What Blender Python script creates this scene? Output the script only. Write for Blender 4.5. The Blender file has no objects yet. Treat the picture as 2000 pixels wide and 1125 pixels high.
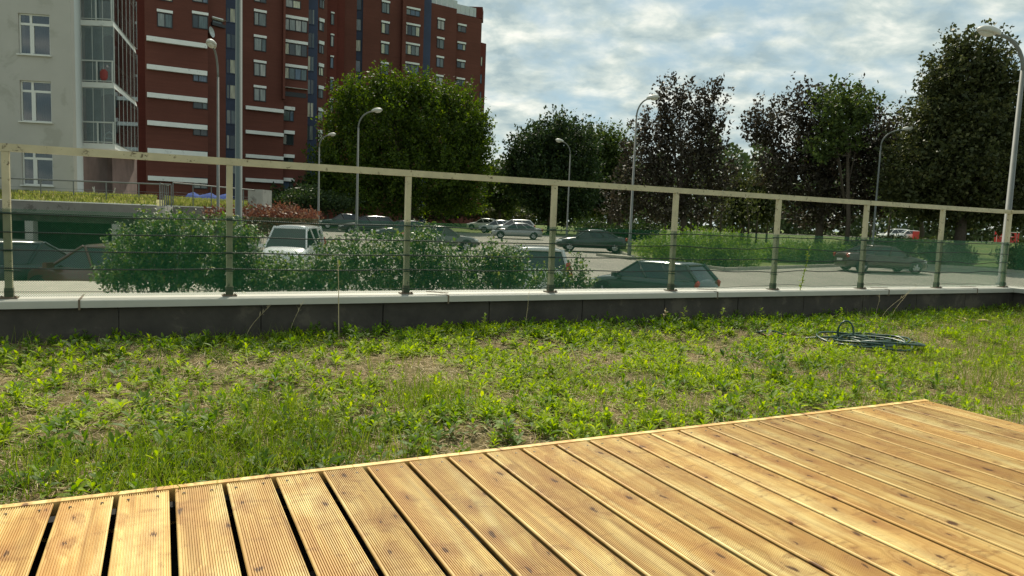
import bpy, bmesh, math, random
import numpy as np
from mathutils import Vector, Matrix, Euler

random.seed(7); rng = np.random.default_rng(11)
S = bpy.context.scene
COL = S.collection

# ------------------------------------------------------------------ camera
FPX, PITCH, ROLL, YAW = 1410.4, 0.0949, 0.0379, 0.4533
_cy, _sy = math.cos(YAW), math.sin(YAW)
FW = np.array([_sy*math.cos(PITCH), _cy*math.cos(PITCH), -math.sin(PITCH)])
_rt = np.array([_cy, -_sy, 0.0]); _up = np.cross(_rt, FW)
RT = _rt*math.cos(ROLL)+_up*math.sin(ROLL); UP = -_rt*math.sin(ROLL)+_up*math.cos(ROLL)
cam_d = bpy.data.cameras.new('camera'); cam = bpy.data.objects.new('camera', cam_d); COL.objects.link(cam)
cam.matrix_world = Matrix(((RT[0], UP[0], -FW[0], 0), (RT[1], UP[1], -FW[1], 0), (RT[2], UP[2], -FW[2], 0), (0, 0, 0, 1)))
cam_d.sensor_width = 36; cam_d.lens = 36*FPX/2000; cam_d.clip_start = 0.05; cam_d.clip_end = 6000
S.camera = cam

# ------------------------------------------------------------------ light
SUN_EL, SUN_AZ = math.radians(50), math.radians(20)      # azimuth from +Y towards +X
sun_d = bpy.data.lights.new('sun', 'SUN'); sun_d.energy = 5.0; sun_d.angle = math.radians(0.6); sun_d.color = (1.0, 0.925, 0.75)
sun = bpy.data.objects.new('sun', sun_d); COL.objects.link(sun)
_sd = Vector((math.sin(SUN_AZ)*math.cos(SUN_EL), math.cos(SUN_AZ)*math.cos(SUN_EL), math.sin(SUN_EL)))
sun.rotation_euler = _sd.to_track_quat('Z', 'Y').to_euler(); sun.location = (0, 0, 50)
W = bpy.data.worlds.new('World'); S.world = W; W.use_nodes = True
S.view_settings.view_transform = 'Standard'; S.view_settings.look = 'None'; S.view_settings.gamma = 1
S.view_settings.use_curve_mapping = False; S.view_settings.exposure = 0.22
S.cycles.max_bounces = 8; S.cycles.diffuse_bounces = 3; S.cycles.transparent_max_bounces = 16


class NT:
    """small helper round a node tree"""
    def __init__(s, tree): s.t = tree; s.n = tree.nodes; s.l = tree.links; s.n.clear()
    def node(s, typ, **kw):
        nd = s.n.new(typ)
        for k, v in kw.items():
            if k == 'ins':
                for a, b in v.items():
                    if hasattr(b, 'is_output'): s.l.new(b, nd.inputs[a])
                    else: nd.inputs[a].default_value = b
            else: setattr(nd, k, v)
        return nd
    def math(s, op, a, b=None, clamp=False):
        nd = s.n.new('ShaderNodeMath'); nd.operation = op; nd.use_clamp = clamp
        for i, v in enumerate((a, b)):
            if v is None: continue
            if hasattr(v, 'is_output'): s.l.new(v, nd.inputs[i])
            else: nd.inputs[i].default_value = v
        return nd.outputs[0]
    def ramp(s, fac, stops, interp='LINEAR'):
        nd = s.n.new('ShaderNodeValToRGB'); nd.color_ramp.interpolation = interp
        s.l.new(fac, nd.inputs[0]); el = nd.color_ramp.elements
        while len(el) < len(stops): el.new(0.5)
        for e, (p, c) in zip(el, stops):
            e.position = p; e.color = (c[0], c[1], c[2], 1) if hasattr(c, '__len__') else (c, c, c, 1)
        return nd.outputs[0]
    def mix(s, fac, a, b, mode='MIX'):
        nd = s.n.new('ShaderNodeMix'); nd.data_type = 'RGBA'; nd.blend_type = mode
        for i, v in ((0, fac), (6, a), (7, b)):
            if hasattr(v, 'is_output'): s.l.new(v, nd.inputs[i])
            elif i == 0: nd.inputs[0].default_value = v
            else: nd.inputs[i].default_value = (v[0], v[1], v[2], 1)
        return nd.outputs[2]
    def noise(s, vec, scale, detail=3, rough=0.5, dist=0.0):
        nd = s.node('ShaderNodeTexNoise', ins={'Scale': scale, 'Detail': detail, 'Roughness': rough, 'Distortion': dist})
        if vec is not None: s.l.new(vec, nd.inputs['Vector'])
        return nd.outputs['Fac']
    def mapv(s, vec, scale=(1, 1, 1), loc=(0, 0, 0), rot=(0, 0, 0)):
        nd = s.node('ShaderNodeMapping', ins={'Scale': scale, 'Rotation': rot})
        s.l.new(vec, nd.inputs['Vector'])
        if hasattr(loc, 'is_output'): s.l.new(loc, nd.inputs['Location'])
        else: nd.inputs['Location'].default_value = loc
        return nd.outputs[0]


def world():
    t = NT(W.node_tree)
    out = t.node('ShaderNodeOutputWorld'); bg = t.node('ShaderNodeBackground', ins={'Strength': 0.10})
    sky = t.node('ShaderNodeTexSky', sky_type='NISHITA', sun_disc=False, sun_elevation=SUN_EL, sun_rotation=SUN_AZ,
                 altitude=150, air_density=1.0, dust_density=1.5, ozone_density=1.0)
    tc = t.node('ShaderNodeTexCoord'); sep = t.node('ShaderNodeSeparateXYZ'); t.l.new(tc.outputs['Generated'], sep.inputs[0])
    zz = t.math('ADD', t.math('MAXIMUM', sep.outputs[2], 0.0), 0.36)
    comb = t.node('ShaderNodeCombineXYZ'); t.l.new(t.math('DIVIDE', sep.outputs[0], zz), comb.inputs[0])
    t.l.new(t.math('DIVIDE', sep.outputs[1], zz), comb.inputs[1])
    v = t.mapv(comb.outputs[0], (1, 1, 1), (3.1, 1.7, 0), (0, 0, 0.45))
    v2 = t.mapv(v, (1.0, 1.15, 1))
    big = t.noise(v2, 3.8, 5, 0.5, 0.2)
    fine = t.noise(v2, 9.5, 6, 0.55, 0.15)
    dens = t.math('ADD', t.math('MULTIPLY', big, 0.55), t.math('MULTIPLY', fine, 0.45))
    cover = t.ramp(dens, [(0.36, 0.0), (0.54, 1.0)])
    shade = t.noise(v2, 8.0, 7, 0.56, 0.2)
    ccol = t.ramp(shade, [(0.36, (3.5, 4.5, 4.7)), (0.5, (5.4, 6.2, 5.9)), (0.66, (8.7, 8.8, 7.9))])
    skyc = t.mix(0.72, sky.outputs[0], (3.0, 4.5, 4.9))
    c = t.mix(cover, skyc, ccol)
    t.l.new(c, bg.inputs['Color']); t.l.new(bg.outputs[0], out.inputs[0])
world()

# ------------------------------------------------------------------ places: a pixel of the photograph and a distance give a point
def at(px, py, t): return (FW+(px-1000)/FPX*RT-(py-562.5)/FPX*UP)*t
F2 = np.array([_sy, _cy]); R2 = np.array([_cy, -_sy])
def st(s, t, z=0.0): return np.array([*(F2*t+R2*s), z])
TZ_T = [-400, 22, 38, 46, 130, 260, 4000]; TZ_Z = [-2.45, -2.45, -2.1, -1.95, -1.0, -1.0, -1.0]
def zt(t): return float(np.interp(t, TZ_T, TZ_Z))
def foot(px, t):
    """ground point under the column px at distance t (column taken at the horizon)"""
    d = at(px, hor(px), 1.0); d = d/(d[:2]@F2)*t
    return np.array([d[0], d[1], zt(t)])
def hor(px): return 562.5-FPX*math.tan(PITCH)+0.0379*(px-1000)

# ------------------------------------------------------------------ materials
def mat(name): 
    m = bpy.data.materials.new(name); m.use_nodes = True; return m, NT(m.node_tree)
def plain(name, col, rough=0.6, metal=0.0, var=0.12, scale=3.0, bump=0.0, spec=0.5, coat=0.0, stain=None, coord='Object'):
    m, t = mat(name); out = t.node('ShaderNodeOutputMaterial')
    b = t.node('ShaderNodeBsdfPrincipled', ins={'Roughness': rough, 'Metallic': metal, 'Specular IOR Level': spec, 'Coat Weight': coat})
    tc = t.node('ShaderNodeTexCoord').outputs[coord]
    n = t.noise(tc, scale, 6, 0.6)
    c = t.mix(t.ramp(n, [(0.3, 0.0), (0.7, 1.0)]), tuple(x*(1-var) for x in col), tuple(min(1, x*(1+var)) for x in col))
    if stain:
        n2 = t.noise(tc, stain[1], 7, 0.65, 0.3)
        c = t.mix(t.ramp(n2, [(stain[2], 0.0), (stain[2]+0.07, 1.0)]), c, stain[0])
    t.l.new(c, b.inputs['Base Color'])
    if bump:
        bp = t.node('ShaderNodeBump', ins={'Strength': bump, 'Distance': 0.01}); t.l.new(t.noise(tc, scale*6, 4), bp.inputs['Height']); t.l.new(bp.outputs[0], b.inputs['Normal'])
    t.l.new(b.outputs[0], out.inputs[0]); return m

def leafmat(name, c1, c2, trans=0.45, rough=0.55, c3=None, spec=0.22):
    m, t = mat(name); out = t.node('ShaderNodeOutputMaterial')
    g = t.node('ShaderNodeNewGeometry'); r = g.outputs['Random Per Island']
    st_ = [(0.0, c1), (0.75, c2)] + ([(1.0, c3)] if c3 else [(1.0, c2)])
    c = t.ramp(r, st_)
    n = t.noise(g.outputs['Position'], 0.9, 2)
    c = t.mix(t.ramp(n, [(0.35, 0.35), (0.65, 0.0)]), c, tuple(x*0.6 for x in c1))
    b = t.node('ShaderNodeBsdfPrincipled', ins={'Roughness': rough, 'Specular IOR Level': spec}); t.l.new(c, b.inputs['Base Color'])
    tr = t.node('ShaderNodeBsdfTranslucent'); hs = t.node('ShaderNodeHueSaturation', ins={'Saturation': 1.15, 'Value': 1.5}); t.l.new(c, hs.inputs['Color']); t.l.new(hs.outputs[0], tr.inputs[0])
    mx = t.node('ShaderNodeMixShader', ins={0: trans}); t.l.new(b.outputs[0], mx.inputs[1]); t.l.new(tr.outputs[0], mx.inputs[2]); t.l.new(mx.outputs[0], out.inputs[0])
    return m

def glass_dark(name, col=(0.02, 0.025, 0.03), rough=0.04, spec=0.9):
    m, t = mat(name); out = t.node('ShaderNodeOutputMaterial')
    oi = t.node('ShaderNodeObjectInfo'); 
    c = t.mix(oi.outputs['Random'], tuple(x*0.6 for x in col), tuple(x*1.7 for x in col))
    b = t.node('ShaderNodeBsdfPrincipled', ins={'Roughness': rough, 'Specular IOR Level': spec}); t.l.new(c, b.inputs['Base Color'])
    t.l.new(b.outputs[0], out.inputs[0]); return m
def window_glass(name):
    """panes of far windows: what stands behind each pane (blind, curtain, dark room) differs from pane to pane"""
    m, t = mat(name); out = t.node('ShaderNodeOutputMaterial'); oi = t.node('ShaderNodeObjectInfo')
    c = t.ramp(oi.outputs['Random'], [(0.0, (0.03, 0.04, 0.045)), (0.22, (0.10, 0.14, 0.14)), (0.42, (0.26, 0.29, 0.27)), (0.60, (0.62, 0.60, 0.42)), (0.76, (0.10, 0.15, 0.22)), (0.88, (0.42, 0.42, 0.38))], 'CONSTANT')
    tc = t.node('ShaderNodeTexCoord').outputs['Object']
    f = t.noise(t.mapv(tc, (14, 14, 0.7)), 1.0, 3)
    c = t.mix(t.ramp(f, [(0.35, 0.55), (0.65, 0.0)]), c, (0.02, 0.025, 0.03))
    b = t.node('ShaderNodeBsdfPrincipled', ins={'Roughness': 0.05, 'Specular IOR Level': 0.7}); t.l.new(c, b.inputs['Base Color'])
    t.l.new(b.outputs[0], out.inputs[0]); return m
def clear_glass(name, tint=(0.75, 0.8, 0.8), refl=0.12):
    m, t = mat(name); out = t.node('ShaderNodeOutputMaterial')
    tr = t.node('ShaderNodeBsdfTransparent', ins={'Color': (*tint, 1)}); gl = t.node('ShaderNodeBsdfGlossy', ins={'Roughness': 0.03, 'Color': (0.9, 0.95, 1, 1)})
    lw = t.node('ShaderNodeLayerWeight', ins={'Blend': 0.35}); f = t.math('ADD', t.math('MULTIPLY', lw.outputs['Facing'], 0.5), refl)
    mx = t.node('ShaderNodeMixShader'); t.l.new(f, mx.inputs[0]); t.l.new(tr.outputs[0], mx.inputs[1]); t.l.new(gl.outputs[0], mx.inputs[2]); t.l.new(mx.outputs[0], out.inputs[0])
    return m
def brick_wall(name, c1, c2):
    m, t = mat(name); out = t.node('ShaderNodeOutputMaterial')
    pos = t.node('ShaderNodeNewGeometry').outputs['Position']
    n1 = t.noise(t.mapv(pos, (0.25, 0.25, 5.0)), 1.0, 4, 0.7); n2 = t.noise(pos, 0.25, 5)
    n3 = t.noise(t.mapv(pos, (4, 4, 14)), 1.0, 3, 0.7)
    c = t.mix(t.ramp(n1, [(0.3, 0.0), (0.7, 1.0)]), c1, c2)
    c = t.mix(t.ramp(n2, [(0.4, 0.0), (0.75, 0.5)]), c, tuple(x*0.55 for x in c1))
    c = t.mix(t.math('MULTIPLY', n3, 0.35), c, tuple(x*1.5 for x in c2))
    b = t.node('ShaderNodeBsdfPrincipled', ins={'Roughness': 0.85, 'Specular IOR Level': 0.2}); t.l.new(c, b.inputs['Base Color'])
    t.l.new(b.outputs[0], out.inputs[0]); return m
def paint(name, col, metal=0.3, rough=0.28):
    m, t = mat(name); out = t.node('ShaderNodeOutputMaterial')
    tc = t.node('ShaderNodeTexCoord').outputs['Object']
    n = t.noise(tc, 2.2, 5); c = t.mix(t.ramp(n, [(0.4, 0.0), (0.8, 0.35)]), col, tuple(x*0.6+0.04 for x in col))
    b = t.node('ShaderNodeBsdfPrincipled', ins={'Roughness': rough, 'Metallic': metal, 'Coat Weight': 1.0, 'Coat Roughness': 0.06}); t.l.new(c, b.inputs['Base Color'])
    t.l.new(b.outputs[0], out.inputs[0]); return m
def deckwood():
    m, t = mat('larch_wood'); out = t.node('ShaderNodeOutputMaterial')
    tc = t.node('ShaderNodeTexCoord').outputs['Object']; oi = t.node('ShaderNodeObjectInfo').outputs['Random']
    off = t.node('ShaderNodeCombineXYZ'); t.l.new(t.math('MULTIPLY', oi, 37.0), off.inputs[0]); t.l.new(t.math('MULTIPLY', oi, 91.0), off.inputs[1])
    v = t.node('ShaderNodeVectorMath', operation='ADD'); t.l.new(tc, v.inputs[0]); t.l.new(off.outputs[0], v.inputs[1]); v = v.outputs[0]
    # knots bend the grain round them
    kv = t.mapv(v, (11.0, 5.2, 1)); 
    wob = t.node('ShaderNodeTexNoise', ins={'Scale': 2.0, 'Detail': 3.0}); t.l.new(kv, wob.inputs['Vector'])
    kv2 = t.mix(0.24, kv, wob.outputs['Color'], 'LINEAR_LIGHT')
    kn = t.node('ShaderNodeTexVoronoi', voronoi_dimensions='2D', ins={'Scale': 0.85, 'Randomness': 1.0}); t.l.new(kv2, kn.inputs['Vector'])
    kd = kn.outputs['Distance']
    ksel = t.node('ShaderNodeSeparateColor'); t.l.new(kn.outputs['Color'], ksel.inputs[0])
    keep = t.ramp(ksel.outputs[0], [(0.30, 0.0), (0.36, 1.0)])
    kdn = t.math('ADD', t.math('MULTIPLY', kd, t.math('ADD', t.math('MULTIPLY', ksel.outputs[1], 1.6), 0.75)), t.math('MULTIPLY', t.math('SUBTRACT', t.noise(t.mapv(v, (60, 34, 1)), 1.0, 4, 0.7), 0.5), 0.16))
    core = t.math('MULTIPLY', t.ramp(kdn, [(0.045, 1.0), (0.095, 0.0)]), keep)
    halo = t.math('MULTIPLY', t.ramp(kd, [(0.06, 1.0), (0.42, 0.0)]), keep)
    gv = t.mapv(v, (42, 1.5, 1))
    warp = t.math('MULTIPLY', halo, 2.2)
    gadd = t.node('ShaderNodeVectorMath', operation='ADD'); t.l.new(gv, gadd.inputs[0])
    cx = t.node('ShaderNodeCombineXYZ'); t.l.new(warp, cx.inputs[0]); t.l.new(cx.outputs[0], gadd.inputs[1])
    grain = t.noise(gadd.outputs[0], 1.0, 4, 0.6, 0.5)
    broad = t.noise(t.mapv(v, (9, 1.1, 1)), 1.0, 3, 0.55, 0.6)
    cloudy = t.noise(t.mapv(v, (5, 5, 1)), 1.0, 5, 0.6, 0.8)
    c = t.ramp(grain, [(0.30, (0.38, 0.205, 0.055)), (0.48, (0.60, 0.385, 0.125)), (0.70, (0.76, 0.55, 0.21))])
    c = t.mix(t.ramp(broad, [(0.36, 0.75), (0.50, 0.0)]), c, (0.50, 0.27, 0.075))
    c = t.mix(t.ramp(broad, [(0.50, 0.0), (0.68, 0.6)]), c, (0.82, 0.70, 0.34))
    c = t.mix(t.ramp(cloudy, [(0.47, 0.0), (0.68, 0.6)]), c, (0.46, 0.245, 0.07))
    c = t.mix(t.math('MULTIPLY', halo, 0.5), c, (0.36, 0.16, 0.05))
    sm = t.noise(t.mapv(v, (7, 19, 1), rot=(0, 0, 0.35)), 1.0, 5, 0.65, 1.4)
    c = t.mix(t.ramp(sm, [(0.58, 0.0), (0.70, 0.7)]), c, (0.30, 0.14, 0.04))
    rn = t.noise(t.mapv(v, (5.0, 13.0, 1), rot=(0, 0, 0.3)), 1.0, 3, 0.6, 0.9); rm = t.noise(t.mapv(v, (6, 6, 1), (4, 9, 0)), 1.0, 2)
    line = t.ramp(t.math('ABSOLUTE', t.math('SUBTRACT', rn, 0.5)), [(0.002, 1.0), (0.035, 0.0)])
    c = t.mix(t.math('MULTIPLY', line, t.ramp(rm, [(0.55, 0.0), (0.65, 0.38)])), c, (0.24, 0.11, 0.035))
    c = t.mix(t.math('MULTIPLY', core, 0.92), c, (0.11, 0.045, 0.014))
    tone = t.ramp(oi, [(0.0, 0.84), (1.0, 1.12)])
    c = t.mix(1.0, c, tone, 'MULTIPLY')
    sepn = t.node('ShaderNodeSeparateXYZ'); t.l.new(tc, sepn.inputs[0])
    dirt = t.ramp(sepn.outputs[2], [(0.0, 0.45), (1.0, 0.0)])
    b = t.node('ShaderNodeBsdfPrincipled', ins={'Roughness': 0.55, 'Specular IOR Level': 0.35}); t.l.new(c, b.inputs['Base Color'])
    bp = t.node('ShaderNodeBump', ins={'Strength': 0.4, 'Distance': 0.003}); t.l.new(grain, bp.inputs['Height']); t.l.new(bp.outputs[0], b.inputs['Normal'])
    t.l.new(b.outputs[0], out.inputs[0]); return m
def thatch():
    m, t = mat('dry_thatch'); out = t.node('ShaderNodeOutputMaterial')
    p = t.node('ShaderNodeNewGeometry').outputs['Position']
    a = t.noise(p, 90, 4, 0.7, 0.6); b_ = t.noise(p, 2.6, 5, 0.6); c_ = t.noise(p, 22, 4, 0.65, 0.5)
    c = t.ramp(a, [(0.3, (0.06, 0.04, 0.018)), (0.5, (0.22, 0.155, 0.075)), (0.7, (0.52, 0.42, 0.24))])  # base tones darkened to hold the shadow between leaves and straw
    c = t.mix(t.ramp(c_, [(0.42, 0.0), (0.6, 0.75)]), c, (0.085, 0.075, 0.03))
    c = t.mix(t.ramp(b_, [(0.45, 0.0), (0.65, 0.6)]), c, (0.05, 0.065, 0.02))
    b = t.node('ShaderNodeBsdfPrincipled', ins={'Roughness': 0.9, 'Specular IOR Level': 0.1}); t.l.new(c, b.inputs['Base Color'])
    bp = t.node('ShaderNodeBump', ins={'Strength': 0.9, 'Distance': 0.02}); t.l.new(a, bp.inputs['Height']); t.l.new(bp.outputs[0], b.inputs['Normal'])
    t.l.new(b.outputs[0], out.inputs[0]); return m
def lawnmat():
    m, t = mat('lawn_grass'); out = t.node('ShaderNodeOutputMaterial')
    p = t.node('ShaderNodeNewGeometry').outputs['Position']
    a = t.noise(p, 6, 6, 0.7); b_ = t.noise(p, 0.12, 5, 0.6); c_ = t.noise(p, 0.6, 5)
    c = t.ramp(a, [(0.3, (0.05, 0.09, 0.022)), (0.7, (0.13, 0.19, 0.045))])
    c = t.mix(t.ramp(b_, [(0.42, 0.0), (0.62, 0.7)]), c, (0.17, 0.18, 0.06))
    c = t.mix(t.ramp(c_, [(0.5, 0.0), (0.75, 0.6)]), c, (0.045, 0.07, 0.02))
    b = t.node('ShaderNodeBsdfPrincipled', ins={'Roughness': 0.9, 'Specular IOR Level': 0.1}); t.l.new(c, b.inputs['Base Color'])
    bp = t.node('ShaderNodeBump', ins={'Strength': 0.6, 'Distance': 0.06}); t.l.new(a, bp.inputs['Height']); t.l.new(bp.outputs[0], b.inputs['Normal'])
    t.l.new(b.outputs[0], out.inputs[0]); return m
def asphaltmat():
    m, t = mat('sunlit_asphalt'); out = t.node('ShaderNodeOutputMaterial')
    p = t.node('ShaderNodeNewGeometry').outputs['Position']
    a = t.noise(p, 40, 4, 0.7); b_ = t.noise(t.mapv(p, (0.35, 0.12, 1)), 1, 6, 0.6); c_ = t.noise(p, 1.3, 6, 0.65, 1.0)
    c = t.ramp(a, [(0.3, (0.21, 0.20, 0.165)), (0.7, (0.31, 0.295, 0.245))])
    c = t.mix(t.ramp(b_, [(0.4, 0.0), (0.65, 0.6)]), c, (0.18, 0.172, 0.145))
    c = t.mix(t.ramp(c_, [(0.6, 0.0), (0.68, 0.5)]), c, (0.13, 0.13, 0.115))
    b = t.node('ShaderNodeBsdfPrincipled', ins={'Roughness': 0.85, 'Specular IOR Level': 0.25}); t.l.new(c, b.inputs['Base Color'])
    t.l.new(b.outputs[0], out.inputs[0]); return m

M = dict(
    wood=deckwood(), thatch=thatch(), lawn=lawnmat(), asphalt=asphaltmat(),
    under=plain('gap_shade_black', (0.012, 0.011, 0.010), 0.95),  # near black for bed and joists, painted-in shade of the deck gaps
    screw=plain('screw_steel', (0.10, 0.085, 0.07), 0.4, 0.8),
    steel=plain('weathered_rail_paint', (0.50, 0.445, 0.295), 0.5, 0.15, 0.12, 9, 0.15, stain=((0.12, 0.09, 0.05), 22, 0.60)),
    wire=plain('plastic_coated_wire', (0.012, 0.03, 0.02), 0.5),
    cap=plain('coated_metal_cap', (0.45, 0.44, 0.385), 0.5, 0.0, 0.06, 5, 0.05, stain=((0.45, 0.43, 0.38), 14, 0.66)),
    clip=plain('rusty_clip', (0.17, 0.13, 0.09), 0.7, 0.3),
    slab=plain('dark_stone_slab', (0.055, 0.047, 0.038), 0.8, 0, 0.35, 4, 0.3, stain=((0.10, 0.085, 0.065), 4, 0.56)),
    concrete=plain('grey_concrete', (0.33, 0.32, 0.29), 0.85, 0, 0.15, 1.5, 0.3, stain=((0.2, 0.19, 0.17), 2.2, 0.58)),
    paving=plain('pale_paving', (0.36, 0.34, 0.27), 0.85, 0, 0.12, 4, 0.3),
    plaster=plain('pale_render', (0.40, 0.385, 0.35), 0.85, 0, 0.05, 0.8, 0.05, stain=((0.34, 0.33, 0.29), 0.7, 0.55)),
    plaster_light=plain('light_render', (0.50, 0.54, 0.54), 0.8, 0, 0.04, 1),
    white=plain('white_trim', (0.74, 0.75, 0.72), 0.6, 0, 0.05, 1.2, stain=((0.5, 0.5, 0.48), 1.5, 0.62)),
    pvc=plain('white_window_frame', (0.62, 0.62, 0.58), 0.4, 0, 0.04, 3),
    dark_frame=plain('dark_window_frame', (0.016, 0.018, 0.022), 0.5),
    interior=plain('dim_room', (0.13, 0.085, 0.075), 0.9, 0, 0.3, 1.0),
    curtain=plain('pale_curtain', (0.42, 0.46, 0.44), 0.9, 0, 0.2, 3),
    curtain_red=plain('rust_curtain', (0.26, 0.11, 0.085), 0.9, 0, 0.2, 4),
    curtain_green=plain('olive_blind', (0.13, 0.16, 0.10), 0.9, 0, 0.2, 3),
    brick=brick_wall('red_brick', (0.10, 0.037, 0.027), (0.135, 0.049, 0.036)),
    brick_dark=brick_wall('shade_toned_brick', (0.10, 0.026, 0.019), (0.13, 0.034, 0.025)),  # darker copy of the brick, with shade put into its colour
    blue=plain('navy_cladding', (0.018, 0.035, 0.085), 0.5, 0, 0.25, 0.5),
    pane=window_glass('window_glass'), glass=clear_glass('balcony_glass', (0.6, 0.66, 0.66), 0.2), room_glass=clear_glass('grey_house_glass', (0.5, 0.52, 0.5), 0.06),
    metal_light=plain('galvanised_steel', (0.14, 0.15, 0.14), 0.65, 0.1, 0.15, 2),
    mast=plain('mast_paint', (0.085, 0.11, 0.105), 0.7, 0.0, 0.08, 1),
    balc=plain('pale_railing', (0.58, 0.60, 0.57), 0.45, 0.3, 0.05, 2),
    lamp_shell=plain('lamp_shell', (0.42, 0.42, 0.38), 0.5, 0.0, 0.06, 3), lamp_glass=plain('lamp_cover', (0.45, 0.45, 0.40), 0.15, 0, 0.1, 8),
    bark=plain('bark', (0.07, 0.055, 0.04), 0.95, 0, 0.3, 9, 0.6),
    tyre=plain('tyre_rubber', (0.015, 0.015, 0.015), 0.8), rim=plain('alloy_rim', (0.5, 0.5, 0.5), 0.3, 0.8),
    car_glass=glass_dark('car_glass', (0.02, 0.028, 0.028), 0.03, 0.7), plastic=plain('black_plastic', (0.02, 0.02, 0.02), 0.5),
    headlight=plain('headlight_lens', (0.7, 0.72, 0.72), 0.1), tail=plain('tail_lamp_lens', (0.35, 0.015, 0.012), 0.15),
    plate=plain('number_plate_white', (0.7, 0.7, 0.68), 0.4),
    hose=plain('hose_rubber', (0.018, 0.055, 0.042), 0.35, 0, 0.2, 12), stick=plain('dead_wood', (0.42, 0.31, 0.18), 0.8, 0, 0.25, 20),
    rust=plain('rusty_sheet', (0.22, 0.10, 0.04), 0.8, 0, 0.35, 25), paper=plain('crumpled_paper', (0.8, 0.82, 0.84), 0.6),
    red=plain('sign_red', (0.55, 0.035, 0.03), 0.45), stalk=plain('dry_stalk', (0.50, 0.41, 0.24), 0.8, 0, 0.2, 30),
    stem=plain('green_stem', (0.12, 0.16, 0.04), 0.6), bank=plain('grassy_bank', (0.20, 0.19, 0.055), 0.9, 0, 0.3, 3, 0.3),
    tarp=plain('blue_tarp', (0.012, 0.045, 0.20), 0.8, spec=0.1), tank=plain('red_plastic', (0.30, 0.05, 0.045), 0.6),
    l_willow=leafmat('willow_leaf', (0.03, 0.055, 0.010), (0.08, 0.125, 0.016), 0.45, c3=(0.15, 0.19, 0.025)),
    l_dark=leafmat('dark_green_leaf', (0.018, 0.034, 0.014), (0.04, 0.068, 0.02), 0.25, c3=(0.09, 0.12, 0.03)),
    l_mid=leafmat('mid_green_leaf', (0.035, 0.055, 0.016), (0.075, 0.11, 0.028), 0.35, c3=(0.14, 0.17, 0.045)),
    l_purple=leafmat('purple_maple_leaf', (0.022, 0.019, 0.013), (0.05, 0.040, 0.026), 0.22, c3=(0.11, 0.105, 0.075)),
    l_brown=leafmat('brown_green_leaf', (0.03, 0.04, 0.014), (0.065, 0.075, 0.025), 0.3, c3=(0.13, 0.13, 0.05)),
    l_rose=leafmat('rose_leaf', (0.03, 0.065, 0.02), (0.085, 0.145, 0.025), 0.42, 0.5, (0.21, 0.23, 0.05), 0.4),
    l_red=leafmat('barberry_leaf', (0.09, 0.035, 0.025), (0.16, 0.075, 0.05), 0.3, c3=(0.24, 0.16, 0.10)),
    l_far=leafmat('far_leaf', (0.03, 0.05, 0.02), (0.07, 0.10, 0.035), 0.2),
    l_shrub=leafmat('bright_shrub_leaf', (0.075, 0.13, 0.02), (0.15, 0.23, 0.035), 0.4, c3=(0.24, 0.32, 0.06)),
    w_leaf=leafmat('weed_leaf', (0.15, 0.23, 0.015), (0.28, 0.38, 0.022), 0.5, 0.6, (0.42, 0.48, 0.04)),
    w_dark=leafmat('dark_weed_leaf', (0.07, 0.13, 0.02), (0.13, 0.22, 0.022), 0.45, 0.55, (0.22, 0.30, 0.04)),
    blade=leafmat('grass_blade', (0.09, 0.14, 0.02), (0.18, 0.25, 0.03), 0.45, 0.6, (0.30, 0.33, 0.07)),
    blade_pale=leafmat('pale_grass_blade', (0.13, 0.16, 0.04), (0.25, 0.27, 0.08), 0.4, 0.5, (0.38, 0.34, 0.15)),
    straw=leafmat('straw', (0.34, 0.25, 0.13), (0.66, 0.53, 0.32), 0.15, 0.7, (0.72, 0.62, 0.42)),
)
def netmat():
    m, t = mat('green_netting'); out = t.node('ShaderNodeOutputMaterial')
    tc = t.node('ShaderNodeNewGeometry').outputs['Position']; n = t.noise(tc, 1.2, 4)
    c = t.mix(t.ramp(n, [(0.35, 0.0), (0.7, 1.0)]), (0.012, 0.19, 0.10), (0.045, 0.27, 0.12))
    b = t.node('ShaderNodeBsdfPrincipled', ins={'Roughness': 0.4, 'Specular IOR Level': 0.5}); t.l.new(c, b.inputs['Base Color'])
    tr = t.node('ShaderNodeBsdfTranslucent'); t.l.new(c, tr.inputs[0])
    mx = t.node('ShaderNodeMixShader', ins={0: 0.45}); t.l.new(b.outputs[0], mx.inputs[1]); t.l.new(tr.outputs[0], mx.inputs[2]); t.l.new(mx.outputs[0], out.inputs[0]); return m
M['net'] = netmat()

# ------------------------------------------------------------------ mesh helpers
def link(name, me, parent=None, loc=None, rotz=None):
    o = bpy.data.objects.new(name, me); COL.objects.link(o)
    if parent is not None: o.parent = parent
    if loc is not None: o.location = loc
    if rotz is not None: o.rotation_euler = (0, 0, rotz)
    return o
def tag(o, label=None, cat=None, group=None, kind=None):
    if label: o['label'] = label
    if cat: o['category'] = cat
    if group: o['group'] = group
    if kind: o['kind'] = kind
    return o
def empty(name, loc, label, cat, group=None, rotz=0.0):
    o = bpy.data.objects.new(name, None); COL.objects.link(o); o.location = loc; o.rotation_euler = (0, 0, rotz); o.empty_display_size = 0.2
    return tag(o, label, cat, group)
def npmesh(name, V, Fc, m, smooth=False):
    V = np.asarray(V, np.float32); Fc = np.asarray(Fc, np.int32); n, k = Fc.shape
    me = bpy.data.meshes.new(name); me.vertices.add(len(V)); me.vertices.foreach_set('co', V.ravel())
    me.loops.add(n*k); me.loops.foreach_set('vertex_index', Fc.ravel()); me.polygons.add(n)
    me.polygons.foreach_set('loop_start', np.arange(0, n*k, k, dtype=np.int32)); me.polygons.foreach_set('loop_total', np.full(n, k, np.int32))
    if smooth: me.polygons.foreach_set('use_smooth', np.ones(n, bool))
    me.materials.append(m); me.update(calc_edges=True); return me

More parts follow.
